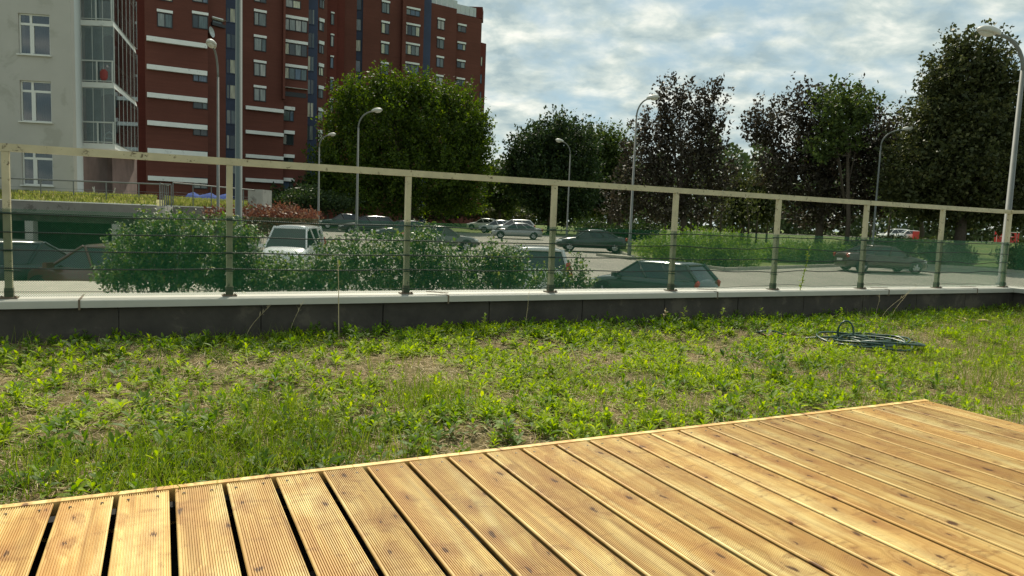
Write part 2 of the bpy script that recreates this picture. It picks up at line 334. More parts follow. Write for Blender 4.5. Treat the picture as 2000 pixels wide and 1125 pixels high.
class MB:
    """collects faces for one mesh object"""
    def __init__(s): s.v = []; s.f = []
    def add(s, V, Fc):
        b = len(s.v); s.v += [tuple(map(float, p)) for p in V]; s.f += [tuple(i+b for i in f) for f in Fc]; return s
    def box(s, c, d, rz=0.0):
        x, y, z = d[0]/2, d[1]/2, d[2]/2; cz, sz = math.cos(rz), math.sin(rz); V = []
        for q in ((-x, -y, -z), (x, -y, -z), (x, y, -z), (-x, y, -z), (-x, -y, z), (x, -y, z), (x, y, z), (-x, y, z)):
            V.append((c[0]+q[0]*cz-q[1]*sz, c[1]+q[0]*sz+q[1]*cz, c[2]+q[2]))
        return s.add(V, [(0, 3, 2, 1), (4, 5, 6, 7), (0, 1, 5, 4), (1, 2, 6, 5), (2, 3, 7, 6), (3, 0, 4, 7)])
    def bbox(s, a, b): return s.box([(a[i]+b[i])/2 for i in range(3)], [abs(b[i]-a[i]) for i in range(3)])
    def prism(s, poly, z0, z1):
        n = len(poly); V = [(p[0], p[1], z0) for p in poly]+[(p[0], p[1], z1) for p in poly]
        return s.add(V, [tuple(range(n))[::-1], tuple(range(n, 2*n))]+[(i, (i+1) % n, n+(i+1) % n, n+i) for i in range(n)])
    def tube(s, pts, r, n=8, cap=True):
        pts = [Vector(p) for p in pts]; rs = r if hasattr(r, '__len__') else [r]*len(pts); V = []; prev = None
        for i, p in enumerate(pts):
            d = (pts[min(i+1, len(pts)-1)]-pts[max(i-1, 0)]).normalized()
            if prev is None: a = d.orthogonal().normalized()
            else: a = (prev-d*prev.dot(d)).normalized()
            prev = a; b = d.cross(a)
            for k in range(n):
                w = 2*math.pi*k/n; V.append(p+(a*math.cos(w)+b*math.sin(w))*rs[i])
        Fc = []
        for i in range(len(pts)-1):
            for k in range(n): Fc.append((i*n+k, i*n+(k+1) % n, (i+1)*n+(k+1) % n, (i+1)*n+k))
        if cap: Fc += [tuple(range(n))[::-1], tuple((len(pts)-1)*n+k for k in range(n))]
        return s.add(V, Fc)
    def mesh(s, name, m, smooth=False):
        me = bpy.data.meshes.new(name); me.from_pydata(s.v, [], s.f); me.materials.append(m)
        if smooth:
            for p in me.polygons: p.use_smooth = True
        me.update(); return me
    def build(s, name, m, parent=None, loc=None, smooth=False): return link(name, s.mesh(name, m, smooth), parent, loc)

def vnoise(x, y, sc, seed=0):
    """smooth value noise for placing plants"""
    x = np.asarray(x)*sc+seed*17.3; y = np.asarray(y)*sc+seed*5.1; xi = np.floor(x).astype(int); yi = np.floor(y).astype(int); fx = x-xi; fy = y-yi
    h = lambda a, b: np.modf(np.abs(np.sin(a*127.1+b*311.7+seed)*43758.5453))[0]
    fx = fx*fx*(3-2*fx); fy = fy*fy*(3-2*fy)
    return (h(xi, yi)*(1-fx)+h(xi+1, yi)*fx)*(1-fy)+(h(xi, yi+1)*(1-fx)+h(xi+1, yi+1)*fx)*fy
def rdirs(n, up=0.0):
    d = rng.normal(size=(n, 3)); d[:, 2] += up; return d/np.linalg.norm(d, axis=1)[:, None]
def leaf_quads(P, L, Wd, axis, nrm, fold=0.0):
    """a leaf per row of P: base at P, along axis, L long, Wd wide; four corners"""
    side = np.cross(axis, nrm); side /= (np.linalg.norm(side, axis=1)[:, None]+1e-9)
    mid = P+axis*(L*0.5)[:, None]
    V = np.stack([P, mid+side*(Wd*0.5)[:, None], P+axis*L[:, None], mid-side*(Wd*0.5)[:, None]], 1).reshape(-1, 3)
    Fc = np.arange(len(P)*4).reshape(-1, 4); return V, Fc
def leaf_arch(P, L, Wd, az, elev, droop):
    """arched lance leaves: 7 points, 3 quads-ish; az, elev in radians; droop = drop of the tip"""
    n = len(P); h = np.stack([np.cos(az), np.sin(az), np.zeros(n)], 1); sd = np.stack([-np.sin(az), np.cos(az), np.zeros(n)], 1)
    def pt(f): return P+h*(L*np.cos(elev)*f)[:, None]+np.array([0, 0, 1.0])*(L*(np.sin(elev)*f-droop*f*f))[:, None]
    w = Wd[:, None]/2; a = pt(0.0); b = pt(0.38); c = pt(0.72); d = pt(1.0); up = np.array([0, 0, 1.0])*w*0.45
    V = np.stack([a, b+sd*w+up, b, b-sd*w+up, c+sd*w*0.75+up*0.6, c, c-sd*w*0.75+up*0.6, d], 1).reshape(-1, 3)
    base = (np.arange(n)*8)[:, None]
    T = np.array([[0, 1, 2], [0, 2, 3], [1, 4, 5], [1, 5, 2], [2, 5, 6], [2, 6, 3], [4, 7, 5], [5, 7, 6]])
    Fc = (base[:, :, None]+T[None]).reshape(-1, 3); return V, Fc

# ================================================================== SETTING: ground, roads
def grid_sheet(name, srange, trange, ds, tlist, dz, m, label, cat):
    ss = np.arange(srange[0], srange[1]+ds, ds); tt = np.array(tlist)
    V = np.array([st(s, t, zt(t)+dz) for t in tt for s in ss]); n = len(ss)
    Fc = [(j*n+i, j*n+i+1, (j+1)*n+i+1, (j+1)*n+i) for j in range(len(tt)-1) for i in range(n-1)]
    o = link(name, npmesh(name, V, Fc, m)); return tag(o, label, cat, kind='structure')
grid_sheet('ground', (-2400, 2400), None, 80, [-200, 0, 10, 22, 30, 38, 46, 60, 80, 100, 130, 180, 260, 600, 1500, 4000], 0.0, M['lawn'], 'green lawn and open ground spreading out beyond the parking area', 'ground')
# parking lot and road: everything this side of the edge T(s)
ES = [-80, -30, 6.5, 6.9, 10.4, 18.6, 24, 28, 32, 70]; ET = [62, 72, 78, 43, 35.5, 41.5, 45, 44, 39, 30]
def build_asphalt():
    ss = np.arange(-80, 70.01, 0.7); V = []; k = 70
    for s in ss:
        T = np.interp(s, ES, ET)
        for j in range(k+1):
            t = 6.4+(T-6.4)*j/k; V.append(st(s, t, zt(t)+0.03))
    Fc = [(i*(k+1)+j, (i+1)*(k+1)+j, (i+1)*(k+1)+j+1, i*(k+1)+j+1) for i in range(len(ss)-1) for j in range(k)]
    tag(link('parking_lot', npmesh('parking_lot', V, Fc, M['asphalt'])), 'sun bleached grey asphalt of the parking lot and its access road', 'asphalt', kind='structure')
    kb = MB(); pts = [(6.9, 78), (6.9, 43), (10.4, 35.5), (18.6, 41.5), (24, 45), (28, 44), (32, 39), (50, 34.5), (70, 30)]
    for (s0, t0), (s1, t1) in zip(pts[:-1], pts[1:]):
        n = max(2, int(math.hypot(s1-s0, t1-t0)/1.0))
        for i in range(n):
            a, b = i/n, (i+1)/n; p = st(s0+(s1-s0)*(a+b)/2, t0+(t1-t0)*(a+b)/2); q0 = st(s0+(s1-s0)*a, t0+(t1-t0)*a); q1 = st(s0+(s1-s0)*b, t0+(t1-t0)*b)
            kb.box((p[0], p[1], zt(t0+(t1-t0)*(a+b)/2)+0.07), (np.linalg.norm(q1-q0)*0.985, 0.16, 0.22), math.atan2(q1[1]-q0[1], q1[0]-q0[0]))
    o = kb.build('kerb', M['paving']); tag(o, 'pale concrete kerb between the access road and the lawn', 'kerb', kind='structure')
build_asphalt()
def far_road():
    V = []; 
    for s in np.arange(10, 200, 5):
        for t in (140, 172): V.append(st(s, t+0.05*s, zt(t)+0.05))
    n = len(V)//2; Fc = [(2*i, 2*i+2, 2*i+3, 2*i+1) for i in range(n-1)]
    tag(link('far_road', npmesh('far_road', V, Fc, M['paving'])), 'pale far road passing under the trees on the right', 'road', kind='structure')
far_road()
def island():
    a = foot(1185, 43); b = foot(1236, 41.3)
    m = MB(); c = (a+b)/2; m.box((c[0], c[1], c[2]+0.08), (np.linalg.norm(b-a)+0.6, 0.9, 0.2), math.atan2(b[1]-a[1], b[0]-a[0]))
    tag(m.build('kerb_island', M['paving']), 'low concrete kerb island with the lamp post at its end', 'kerb', kind='structure')
island()
def raised_pavement():
    m = MB(); p = [(-14, 6.05), (1.9, 6.05), (2.0, 9.0), (1.2, 12.2), (-1.2, 12.9), (-14, 13.4)]
    m.prism(p, -2.5, -1.2); tag(m.build('raised_pavement', M['paving']), 'pale raised pavement slab just outside the railing, lowest left', 'pavement', kind='structure')
raised_pavement()
# hidden podium carrying the planted terrace
m = MB(); m.bbox((-9, -6, -2.5), (10.35, 5.95, -1.12)); tag(m.build('podium', M['slab']), 'dark podium slab under the planted terrace', 'podium', kind='structure')

# ================================================================== DECK
X0, PW, YE, ZD = -0.2817, 0.152, 2.4108, -0.877
def plank_mesh(width, length, nr=21):
    z = []; x = []; h = width/2; e = 0.0045
    prof = [(-h+0.011, -0.028), (-h+0.0018, -0.0075), (-h, -0.0035), (-h+0.0022, -0.0006)]
    xs = -h+e; pit = (width-2*e)/nr
    for i in range(nr):
        a = xs+i*pit; prof += [(a+pit*0.16, 0.0), (a+pit*0.56, 0.0), (a+pit*0.62, -0.0040), (a+pit*0.95, -0.0040)]
    prof += [(h-e, 0.0), (h-0.0022, -0.0006), (h, -0.0035), (h-0.0018, -0.0075), (h-0.011, -0.028)]
    n = len(prof); V = [(p[0], 0, p[1]) for p in prof]+[(p[0], -length, p[1]) for p in prof]
    Fc = [(i, n+i, n+i+1, i+1) for i in range(n-1)]+[(n-1, 2*n-1, n, 0), tuple(range(n)), tuple(range(2*n-1, n-1, -1))]
    me = bpy.data.meshes.new('plank'); me.from_pydata(V, [], Fc); me.materials.append(M['wood']); me.update(); return me
deck = empty('wooden_deck', (1.7, YE, ZD), 'new larch wood deck of grooved planks filling the lower foreground', 'deck')
def dchild(o):
    o.parent = deck; o.location = Vector(o.location)-Vector((1.7, YE, ZD)); return o
pm = plank_mesh(0.1400, 4.0)
sb = MB()
for i in range(-6, 27):
    xa = X0+(i-1)*PW; gap = 0.0150-0.0045*min(max(i-8, 0), 18)/18+random.uniform(-0.0012, 0.0012)
    wd = PW-gap; o = link('plank', pm); o.location = (xa+PW/2+random.uniform(-.0008, .0008), YE+random.uniform(-0.003, 0.0), ZD-random.uniform(0, 0.0012))
    o.scale = (wd/0.14, 1, 1); dchild(o)
    for dx in (-0.042, 0.040):
        for y in (YE-0.045,):
            cx, cy_ = xa+PW/2+dx+random.uniform(-.004, .004), y+random.uniform(-.006, .006)
            V = [(cx+0.0042*math.cos(a*math.pi/4), cy_+0.0042*math.sin(a*math.pi/4), ZD+0.0006) for a in range(8)]; sb.add(V+[(v[0], v[1], ZD-0.003) for v in V], [tuple(range(8))]+[(k, 8+k, 8+(k+1) % 8, (k+1) % 8) for k in range(8)])
o = sb.build('screws', M['screw']); tag(o, kind='stuff'); dchild(o)
xr = X0+26*PW
m = MB(); m.bbox((X0-7*PW, YE+0.003, ZD-0.115), (xr+0.0, YE+0.029, ZD+0.002)); o = m.build('edge_board', M['wood']); dchild(o)
m = MB(); m.bbox((xr+0.002, YE-4, ZD-0.115), (xr+0.027, YE+0.029, ZD-0.030)); o = m.build('edge_board', M['wood']); dchild(o)
for k in range(7):
    m = MB(); y = YE-0.03-k*0.6; m.bbox((X0-7*PW, y-0.045, ZD-0.073), (xr-0.01, y, ZD-0.0285)); o = m.build('joist', M['under']); dchild(o)
m = MB(); m.bbox((X0-7*PW, YE-4.0, -1.12), (xr-0.005, YE+0.001, -1.02)); tag(m.build('deck_bed', M['under']), 'near black bed added as the shade in the gaps of the deck', 'bed', kind='structure')

# ================================================================== MEADOW
ZM = -0.955; XL, XR, YN, YF = -5.0, 10.0, -3.0, 5.63
def gz(x, y): return ZM+0.022*(vnoise(x, y, 1.3, 1)-0.5)*2+0.012*(vnoise(x, y, 5, 2)-0.5)*2
def indeck(x, y): return (x > X0-7*PW) & (x < xr+0.03) & (y < YE+0.032)
def build_meadow():
    xs = np.arange(XL, XR+.001, 0.05); ys = np.arange(YN, YF+.001, 0.05)
    xs = np.unique(np.append(xs, [X0-7*PW, xr+0.027])); ys = np.unique(np.append(ys, [YE+0.029]))
    gx, gy = np.meshgrid(xs, ys); V = np.stack([gx.ravel(), gy.ravel(), gz(gx.ravel(), gy.ravel())], 1); n = len(xs); Fc = []
    for j in range(len(ys)-1):
        for i in range(n-1):
            cx, cy_ = (xs[i]+xs[i+1])/2, (ys[j]+ys[j+1])/2
            if X0-7*PW < cx < xr+0.027 and cy_ < YE+0.029: continue
            Fc.append((j*n+i, j*n+i+1, (j+1)*n+i+1, (j+1)*n+i))
    tag(link('meadow_ground', npmesh('meadow_ground', V, Fc, M['thatch'], True)), 'dry thatch soil of the weedy planted terrace', 'ground', kind='structure')
build_meadow()
def scatter(n, dens):
    """points over the part of the meadow that can be seen, thinned by dens(x, y)"""
    x = rng.uniform(-2.2, XR-0.05, n); y = rng.uniform(0.4, YF-0.05, n)
    # keep what falls near the camera's field
    t = x*F2[0]+y*F2[1]; s = x*R2[0]+y*R2[1]
    k = (t > 1.2) & (np.abs(s) < t*0.83+0.25) & ~indeck(x, y) & (rng.uniform(size=n) < dens(x, y)); return x[k], y[k]
def pxcol(x, y):
    t = x*F2[0]+y*F2[1]; s = x*R2[0]+y*R2[1]; return 1000+s/t*FPX
def weed_d(x, y):
    c = pxcol(x, y); a = np.clip((vnoise(x, y, 1.6, 3)-0.20)*2.8, 0.08, 1)*np.clip((vnoise(x, y, 5.5, 4)-0.25)*2.2, 0.05, 1)
    zone = np.interp(c, [0, 300, 520, 800, 1000, 1500, 1750, 2000], [0.28, 0.34, 0.55, 0.9, 1.0, 1.0, 0.75, 0.3])
    near = np.interp(y-YE, [0, 0.35, 0.8], [0.35, 0.7, 1.0]); near = np.where(x > xr, np.interp(x-xr, [0, 1.2], [0.5, 0.8]), near)
    return a*zone*near
def build_weeds(nm, n, m, dens, hr, lr, nleaf, label, seed):
    x, y = scatter(n, dens); k = len(x); z = gz(x, y); H = rng.uniform(*hr, k); nl = nleaf
    i = np.repeat(np.arange(k), nl); f = np.tile((np.arange(nl)+0.5)/nl, k); az = np.tile(np.arange(nl)*2.4, k)+np.repeat(rng.uniform(0, 6.3, k), nl)+rng.normal(0, .3, k*nl)
    lean = rng.normal(0, 0.12, (k, 2))
    P = np.stack([x[i]+lean[i, 0]*H[i]*f, y[i]+lean[i, 1]*H[i]*f, z[i]+H[i]*f], 1)
    sc = np.repeat(rng.uniform(0.6, 1.25, k), nl); L = rng.uniform(*lr, k*nl)*(1.15-0.55*f)*sc; Wd = L*rng.uniform(0.24, 0.38, k*nl)
    V, Fc = leaf_arch(P, L, Wd, az, np.interp(f, [0, 1], [0.25, 1.15])+rng.normal(0, .15, k*nl), rng.uniform(0.1, 0.5, k*nl))
    print(nm, k, 'plants')
    tag(link(nm, npmesh(nm, V, Fc, m)), label, 'weeds', kind='stuff')
build_weeds('leafy_weeds', 36000, M['w_leaf'], weed_d, (0.015, 0.07), (0.036, 0.078), 12, 'bright green leafy weeds covering the middle of the terrace', 1)
build_weeds('dark_leafy_weeds', 9000, M['w_dark'], lambda x, y: np.clip((vnoise(x, y, 1.1, 9)-0.45)*2.5, 0, 1)*0.5+0.55*(y > 5.0), (0.02, 0.10), (0.04, 0.10), 11, 'darker green leafy weeds, thickest along the foot of the wall', 2)
build_weeds('big_leaf_weeds', 2600, M['w_leaf'], lambda x, y: 0.4*np.clip((vnoise(x, y, 2.7, 21)-0.35)*3, 0, 1)+0.05, (0.02, 0.06), (0.055, 0.10), 9, 'broad leaved yellow green dock seedlings scattered over the straw', 3)
def build_blades(nm, n, m, dens, lr, wd, label, upright=True, cat='grass'):
    x, y = scatter(n, dens); k = len(x); z = gz(x, y); P = np.stack([x, y, z], 1); L = rng.uniform(*lr, k)
    az = rng.uniform(0, 2*np.pi, k)
    if upright:
        ax = np.stack([np.cos(az)*0.28, np.sin(az)*0.28, np.ones(k)], 1)+rng.normal(0, 0.15, (k, 3)); bend = np.stack([np.cos(az), np.sin(az), -0.35*np.ones(k)], 1)*rng.uniform(0.1, 0.7, k)[:, None]
    else:
        P[:, 2] += rng.uniform(0.003, 0.03, k); ax = np.stack([np.cos(az), np.sin(az), rng.normal(0, 0.22, k)], 1); bend = rng.normal(0, 0.25, (k, 3))
    ax /= np.linalg.norm(ax, axis=1)[:, None]; sa = rng.uniform(0, np.pi, k); sd = np.stack([np.cos(sa), np.sin(sa), np.zeros(k)], 1); w = rng.uniform(*wd, k)[:, None]/2
    mid = P+ax*(L*0.55)[:, None]; tip = P+ax*L[:, None]+bend*(L*0.35)[:, None]
    V = np.stack([P-sd*w, P+sd*w, mid-sd*w*0.8, mid+sd*w*0.8, tip], 1).reshape(-1, 3); b = (np.arange(k)*5)[:, None, None]
    Fc = (b+np.array([[[0, 1, 3], [0, 3, 2], [2, 3, 4]]])).reshape(-1, 3); print(nm, k)
    tag(link(nm, npmesh(nm, V, Fc, m)), label, cat, kind='stuff')
def grass_d(x, y):
    c = pxcol(x, y); front = (y < 3.6)*np.interp(c, [0, 150, 250, 800, 900, 1100], [0.5, 0.6, 1.0, 1.0, 0.5, 0.12])
    patch = np.clip((vnoise(x, y, 1.9, 5)-0.42)*4, 0, 1); right = np.interp(c, [1500, 1700, 2000], [0.0, 0.08, 0.2])
    return np.clip(front*np.clip((vnoise(x, y, 2.6, 6)-0.30)*3.5, 0, 1)+0.08*patch+right*0.6, 0, 1)
build_blades('tall_grass', 230000, M['blade'], grass_d, (0.06, 0.18), (0.0018, 0.0042), 'thin dark green grass standing in patches in front of the deck')
build_blades('short_grass', 52000, M['blade_pale'], lambda x, y: 0.25+0.5*np.clip((vnoise(x, y, 2.2, 8)-0.4)*3, 0, 1)+0.6*np.clip((pxcol(x, y)-1650)/300, 0, 1), (0.02, 0.07), (0.0016, 0.0034), 'short pale grass sprouting through the straw')
build_blades('dry_straw', 230000, M['straw'], lambda x, y: 0.55+0.4*vnoise(x, y, 2.0, 12), (0.03, 0.10), (0.0012, 0.003), 'dry straw and dead stems matted over the soil', False, 'straw')

# ================================================================== PARAPET WALL
YW = 5.60                                                       # face of the wall
wall = empty('parapet_wall', (4.5, YW, ZM), 'low parapet wall of dark stone slabs under a pale metal cap', 'wall')
def wch(o): o.parent = wall; o.location = Vector(o.location)-Vector((4.5, YW, ZM)); return o
m = MB(); m.prism([(-9, YW+0.035), (10.02+0.035, YW+0.035), (10.02+0.035, -6), (10.33, -6), (10.33, 5.93), (-9, 5.93)], -2.5, -0.706); wch(m.build('core', M['concrete']))
x = -0.27-0.93*5; k = 0
while x < 10.0:
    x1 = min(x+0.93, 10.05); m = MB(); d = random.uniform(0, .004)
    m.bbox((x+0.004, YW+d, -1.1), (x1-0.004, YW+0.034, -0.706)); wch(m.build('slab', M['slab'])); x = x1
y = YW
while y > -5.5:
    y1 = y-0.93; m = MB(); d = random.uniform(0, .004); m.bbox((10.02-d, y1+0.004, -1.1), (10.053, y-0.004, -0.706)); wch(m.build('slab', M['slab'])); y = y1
CT = -0.648                                                      # top of the cap
def cap_seg(x0, x1):
    m = MB(); pr = [(YW-0.035, CT-0.052), (YW-0.035, CT-0.006), (YW-0.030, CT-0.001), (5.98, CT+0.001), (5.985, CT-0.004), (5.985, CT-0.052), (5.96, CT-0.052), (5.96, CT-0.02), (YW-0.012, CT-0.02), (YW-0.012, CT-0.052)]
    n = len(pr); V = [(x0, a, b) for a, b in pr]+[(x1, a, b) for a, b in pr]
    m.add(V, [(i, (i+1) % n, n+(i+1) % n, n+i) for i in range(n)]+[tuple(range(n))[::-1], tuple(range(n, 2*n))]); return m
joints = [-8.0, -5.9, -3.9, -2.1, -0.50, 2.13, 5.0, 7.55, 9.96]
for a, b in zip(joints[:-1], joints[1:]): wch(cap_seg(a+0.003, b-0.003).build('cap', M['cap']))
m = MB(); m.bbox((9.963, -6, CT-0.052), (10.38, 5.985, CT+0.002)); wch(m.build('cap', M['cap']))
for j, ang in ((2.13, 2.35), (5.0, 2.55), (7.55, 2.7), (9.2, 2.8)):
    m = MB(); m.box((j-0.07, YW+0.045, CT+0.02), (0.19, 0.035, 0.004), ang-math.pi); o = m.build('joint_clip', M['clip']); wch(o)
    m = MB(); m.bbox((j-0.006, YW-0.0385, CT-0.066), (j+0.006, YW+0.02, CT+0.004)); wch(m.build('joint_clip', M['clip']))
for j in (-0.50, -3.9):
    m = MB(); m.bbox((j-0.006, YW-0.0385, CT-0.066), (j+0.006, YW+0.30, CT+0.004)); wch(m.build('joint_clip', M['clip']))

# ================================================================== RAILING
YP = 5.7303; PX = [-0.9132+1.3647*i for i in range(-3, 9)]; ZR = 0.366
rail = empty('railing', (4.5, YP, CT), 'pale metal railing along the parapet with green netting on its lower half', 'railing')
def rch(o): o.parent = rail; o.location = Vector(o.location)-Vector((4.5, YP, CT)); return o
m = MB(); m.bbox((PX[0], YP-0.022, ZR-0.05), (PX[-1]+0.03, YP+0.022, ZR)); rch(m.build('top_rail', M['steel']))
m = MB(); m.bbox((PX[-1]-0.016, -5.5, ZR-0.045), (PX[-1]+0.022, YP-0.024, ZR-0.005)); rch(m.build('top_rail', M['steel']))
posts = [(x, YP) for x in PX]+[(PX[-1], YP-1.3647*k) for k in range(1, 6)]
for i, (x, y) in enumerate(posts):
    m = MB(); m.bbox((x-0.021, y-0.018, CT+0.004), (x+0.021, y+0.026, ZR-0.051 if y == YP else ZR-0.046)); rch(m.build('post', M['steel']))
    m = MB(); m.bbox((x-0.05, y-0.045, CT+0.002), (x+0.05, y+0.05, CT+0.010))
    for sx in (-1, 1): m.box((x+sx*0.038, y-0.03, CT+0.014), (0.014, 0.014, 0.012))
    m.box((x, y+0.004, CT+0.04), (0.050, 0.052, 0.06)); rch(m.build('base_plate', M['clip']))
def netting(x0, x1, along='x', yc=YP-0.026, cell=0.0125, wd=0.0029):
    """diamond netting: two families of thin three-sided threads"""
    z0, z1 = CT+0.012, -0.055; H = z1-z0; L = x1-x0; sl = 1.15; V = []; Fc = []; b = 0
    for fam in (1, -1):
        q = -H*sl if fam == 1 else 0.0; end = L if fam == 1 else L+H*sl
        while q < end:
            # line u = q + fam*sl*h, h from 0 to H; cut to 0..L
            h0, h1 = 0.0, H; ua, ub = q, q+fam*sl*H
            def hh(u): return (u-q)/(fam*sl)
            if fam == 1:
                if ua < 0: h0 = hh(0)
                if ub > L: h1 = hh(L)
            else:
                if ua > L: h0 = hh(L)
                if ub < 0: h1 = hh(0)
            if h1-h0 > 0.004:
                pts = []
                for h in (h0, h1):
                    u = q+fam*sl*h
                    for (du, dn, dz) in ((-wd/2, 0, 0), (wd/2, 0, 0), (0, wd*0.7, 0)):
                        if along == 'x': pts.append((x0+u+du, yc+dn+fam*0.0004, z0+h+dz))
                        else: pts.append((yc-dn+fam*0.0004, x0+u+du, z0+h+dz))
                V += pts; Fc += [(b, b+1, b+4, b+3), (b+1, b+2, b+5, b+4), (b+2, b, b+3, b+5)]; b += 6
            q += cell*sl
    return npmesh('netting', V, Fc, M['net'])
for a, b in zip(PX[:-1], PX[1:]):
    o = link('netting', netting(a, b)); rch(o)
for k in range(3):
    o = link('netting', netting(YP-1.3647*(k+1), YP-1.3647*k, 'y', PX[-1]-0.026)); rch(o)
for j, z in enumerate((-0.085, -0.205, -0.325, -0.445, -0.60)):
    pts = []; n = 300
    for i in range(n+1):
        x = PX[0]+(PX[-1]-PX[0])*i/n; am = 0.002+0.012*np.clip((x-3.2)/2.5, 0, 1)
        sag = 0.006*math.sin((x-PX[0])/1.3647*math.pi)**2
        pts.append((x, YP-0.040+0.003*math.sin(x*5+j), z-sag+am*(math.sin(x*4.1+j*2.1)+0.6*math.sin(x*9.7+j*1.3))*0.6))
    m = MB(); m.tube(pts, 0.0048 if j < 4 else 0.002, 5); rch(m.build('wire', M['wire'], smooth=True))
for i, (x, y) in enumerate(posts[:12]):
    for z in (-0.085, -0.325, -0.47):
        m = MB(); m.box((x, y+0.004, z+random.uniform(-.01, .01)), (0.052, 0.056, 0.007)); rch(m.build('wire_tie', M['wire']))
        if i % 2: m2 = MB(); m2.tube([(x+0.02, y-0.03, z), (x+0.05, y-0.045, z+0.012), (x+0.08, y-0.05, z+0.004)], 0.002, 4); rch(m2.build('wire_tie', M['wire']))

# ================================================================== SMALL THINGS ON THE MEADOW
def hose():
    c = at(1700, 672, 1.0); c = c*(ZM+0.03)/c[2]; pts = []; R = random.Random(5)
    a0 = at(1478, 655, 1.0); a0 = a0*(ZM+0.02)/a0[2]
    for i in range(14):
        f = i/13; p = a0+(c-a0)*f*0.72; pts.append((p[0]+0.03*math.sin(f*7), p[1]+0.05*math.sin(f*5), ZM+0.045+0.02*math.sin(f*9)))
    u = pts[-1]
    for i in range(14):                                            # the loop standing up
        w = -math.pi/2+i/13*2*math.pi; pts.append((u[0]+0.05*R2[0]+0.055*math.cos(w)*R2[0], u[1]+0.055*math.cos(w)*R2[1]+0.004*i, ZM+0.12+0.085*math.sin(w)))
    for k in range(8*22):
        w = k/22*2*math.pi; rr = 0.27+0.09*math.sin(k*0.117)+R.uniform(-.004, .004); ecc = 0.80+0.22*math.sin(k*0.053+1)
        ox, oy = 0.09*math.sin(k*0.041+1), 0.07*math.cos(k*0.057)
        pts.append((c[0]+ox+rr*math.cos(w)*ecc*1.15, c[1]+oy+rr*math.sin(w)*0.85, ZM+0.03+0.035*(0.5+0.5*math.sin(k*0.21+w))+0.03*(k/198)))
    m = MB(); m.tube(pts, 0.0085, 7); tag(m.build('garden_hose', M['hose'], smooth=True), 'coiled dark green garden hose lying in the weeds near the wall', 'hose')
    p = at(1520, 656, 1.0); p = p*(ZM+0.02)/p[2]; m = MB()
    N = 9
    V = [(p[0]+0.36*(i/(N-1)-0.5), p[1]+0.07*(j-0.5)*2, ZM+0.035+0.015*math.sin(i*1.3+j*2)) for j in range(2) for i in range(N)]; V += [(a, b, c_-0.008) for a, b, c_ in V]
    Fc = [(i, i+1, N+i+1, N+i) for i in range(N-1)]+[(2*N+i, 3*N+i, 3*N+i+1, 2*N+i+1) for i in range(N-1)]+[(i, 2*N+i, 2*N+i+1, i+1) for i in range(N-1)]+[(N+i, N+i+1, 3*N+i+1, 3*N+i) for i in range(N-1)]
    m.add(V, Fc); tag(m.build('rusty_sheet', M['rust']), 'flat rust brown strip lying in the weeds at the end of the hose', 'sheet')
hose()
def gpt(px, py, z=ZM): 
    d = at(px, py, 1.0); return d*z/d[2]
def stick(px0, py0, px1, py1, r, label):
    a, b = gpt(px0, py0, ZM+0.03), gpt(px1, py1, ZM+0.03); mid = (a+b)/2+np.array([0, 0, 0.012]); m = MB(); m.tube([a, mid, b], [r, r*0.9, r*0.6], 6)
    tag(m.build('stick', M['stick'], smooth=True), label, 'stick')
stick(1866, 617, 1902, 632, 0.011, 'longer pale dead stick lying on the grass far right by the wall')
stick(1868, 624, 1895, 634, 0.008, 'thin dead stick right in front of the longer one, far right')
stick(1912, 626, 1938, 630, 0.016, 'short stubby pale piece of wood on the grass, far right')
stick(762, 796, 790, 806, 0.004, 'thin pale twig on bare straw left of the weeds')
stick(905, 808, 930, 826, 0.003, 'very thin pale twig slanting across the straw in the middle')
def scrap(name, px, py, r, m_, label):
    p = gpt(px, py, ZM+0.02); bm = bmesh.new(); bmesh.ops.create_icosphere(bm, subdivisions=2, radius=r)
    for v in bm.verts: k = random.uniform(0.6, 1.25); v.co = Vector((v.co.x*k*1.4, v.co.y*k, v.co.z*k*0.45))
    me = bpy.data.meshes.new(name); bm.to_mesh(me); bm.free(); me.materials.append(m_); tag(link(name, me, None, Vector(p)), label, 'litter')
scrap('paper_scrap', 400, 835, 0.014, M['paper'], 'crumpled white paper scrap on the straw, left')
scrap('paper_scrap', 458, 846, 0.010, M['paper'], 'smaller white scrap just right of the crumpled paper')
scrap('bark_chip', 222, 888, 0.022, M['stick'], 'flat pale bark chip on bare straw near the deck, lower left')
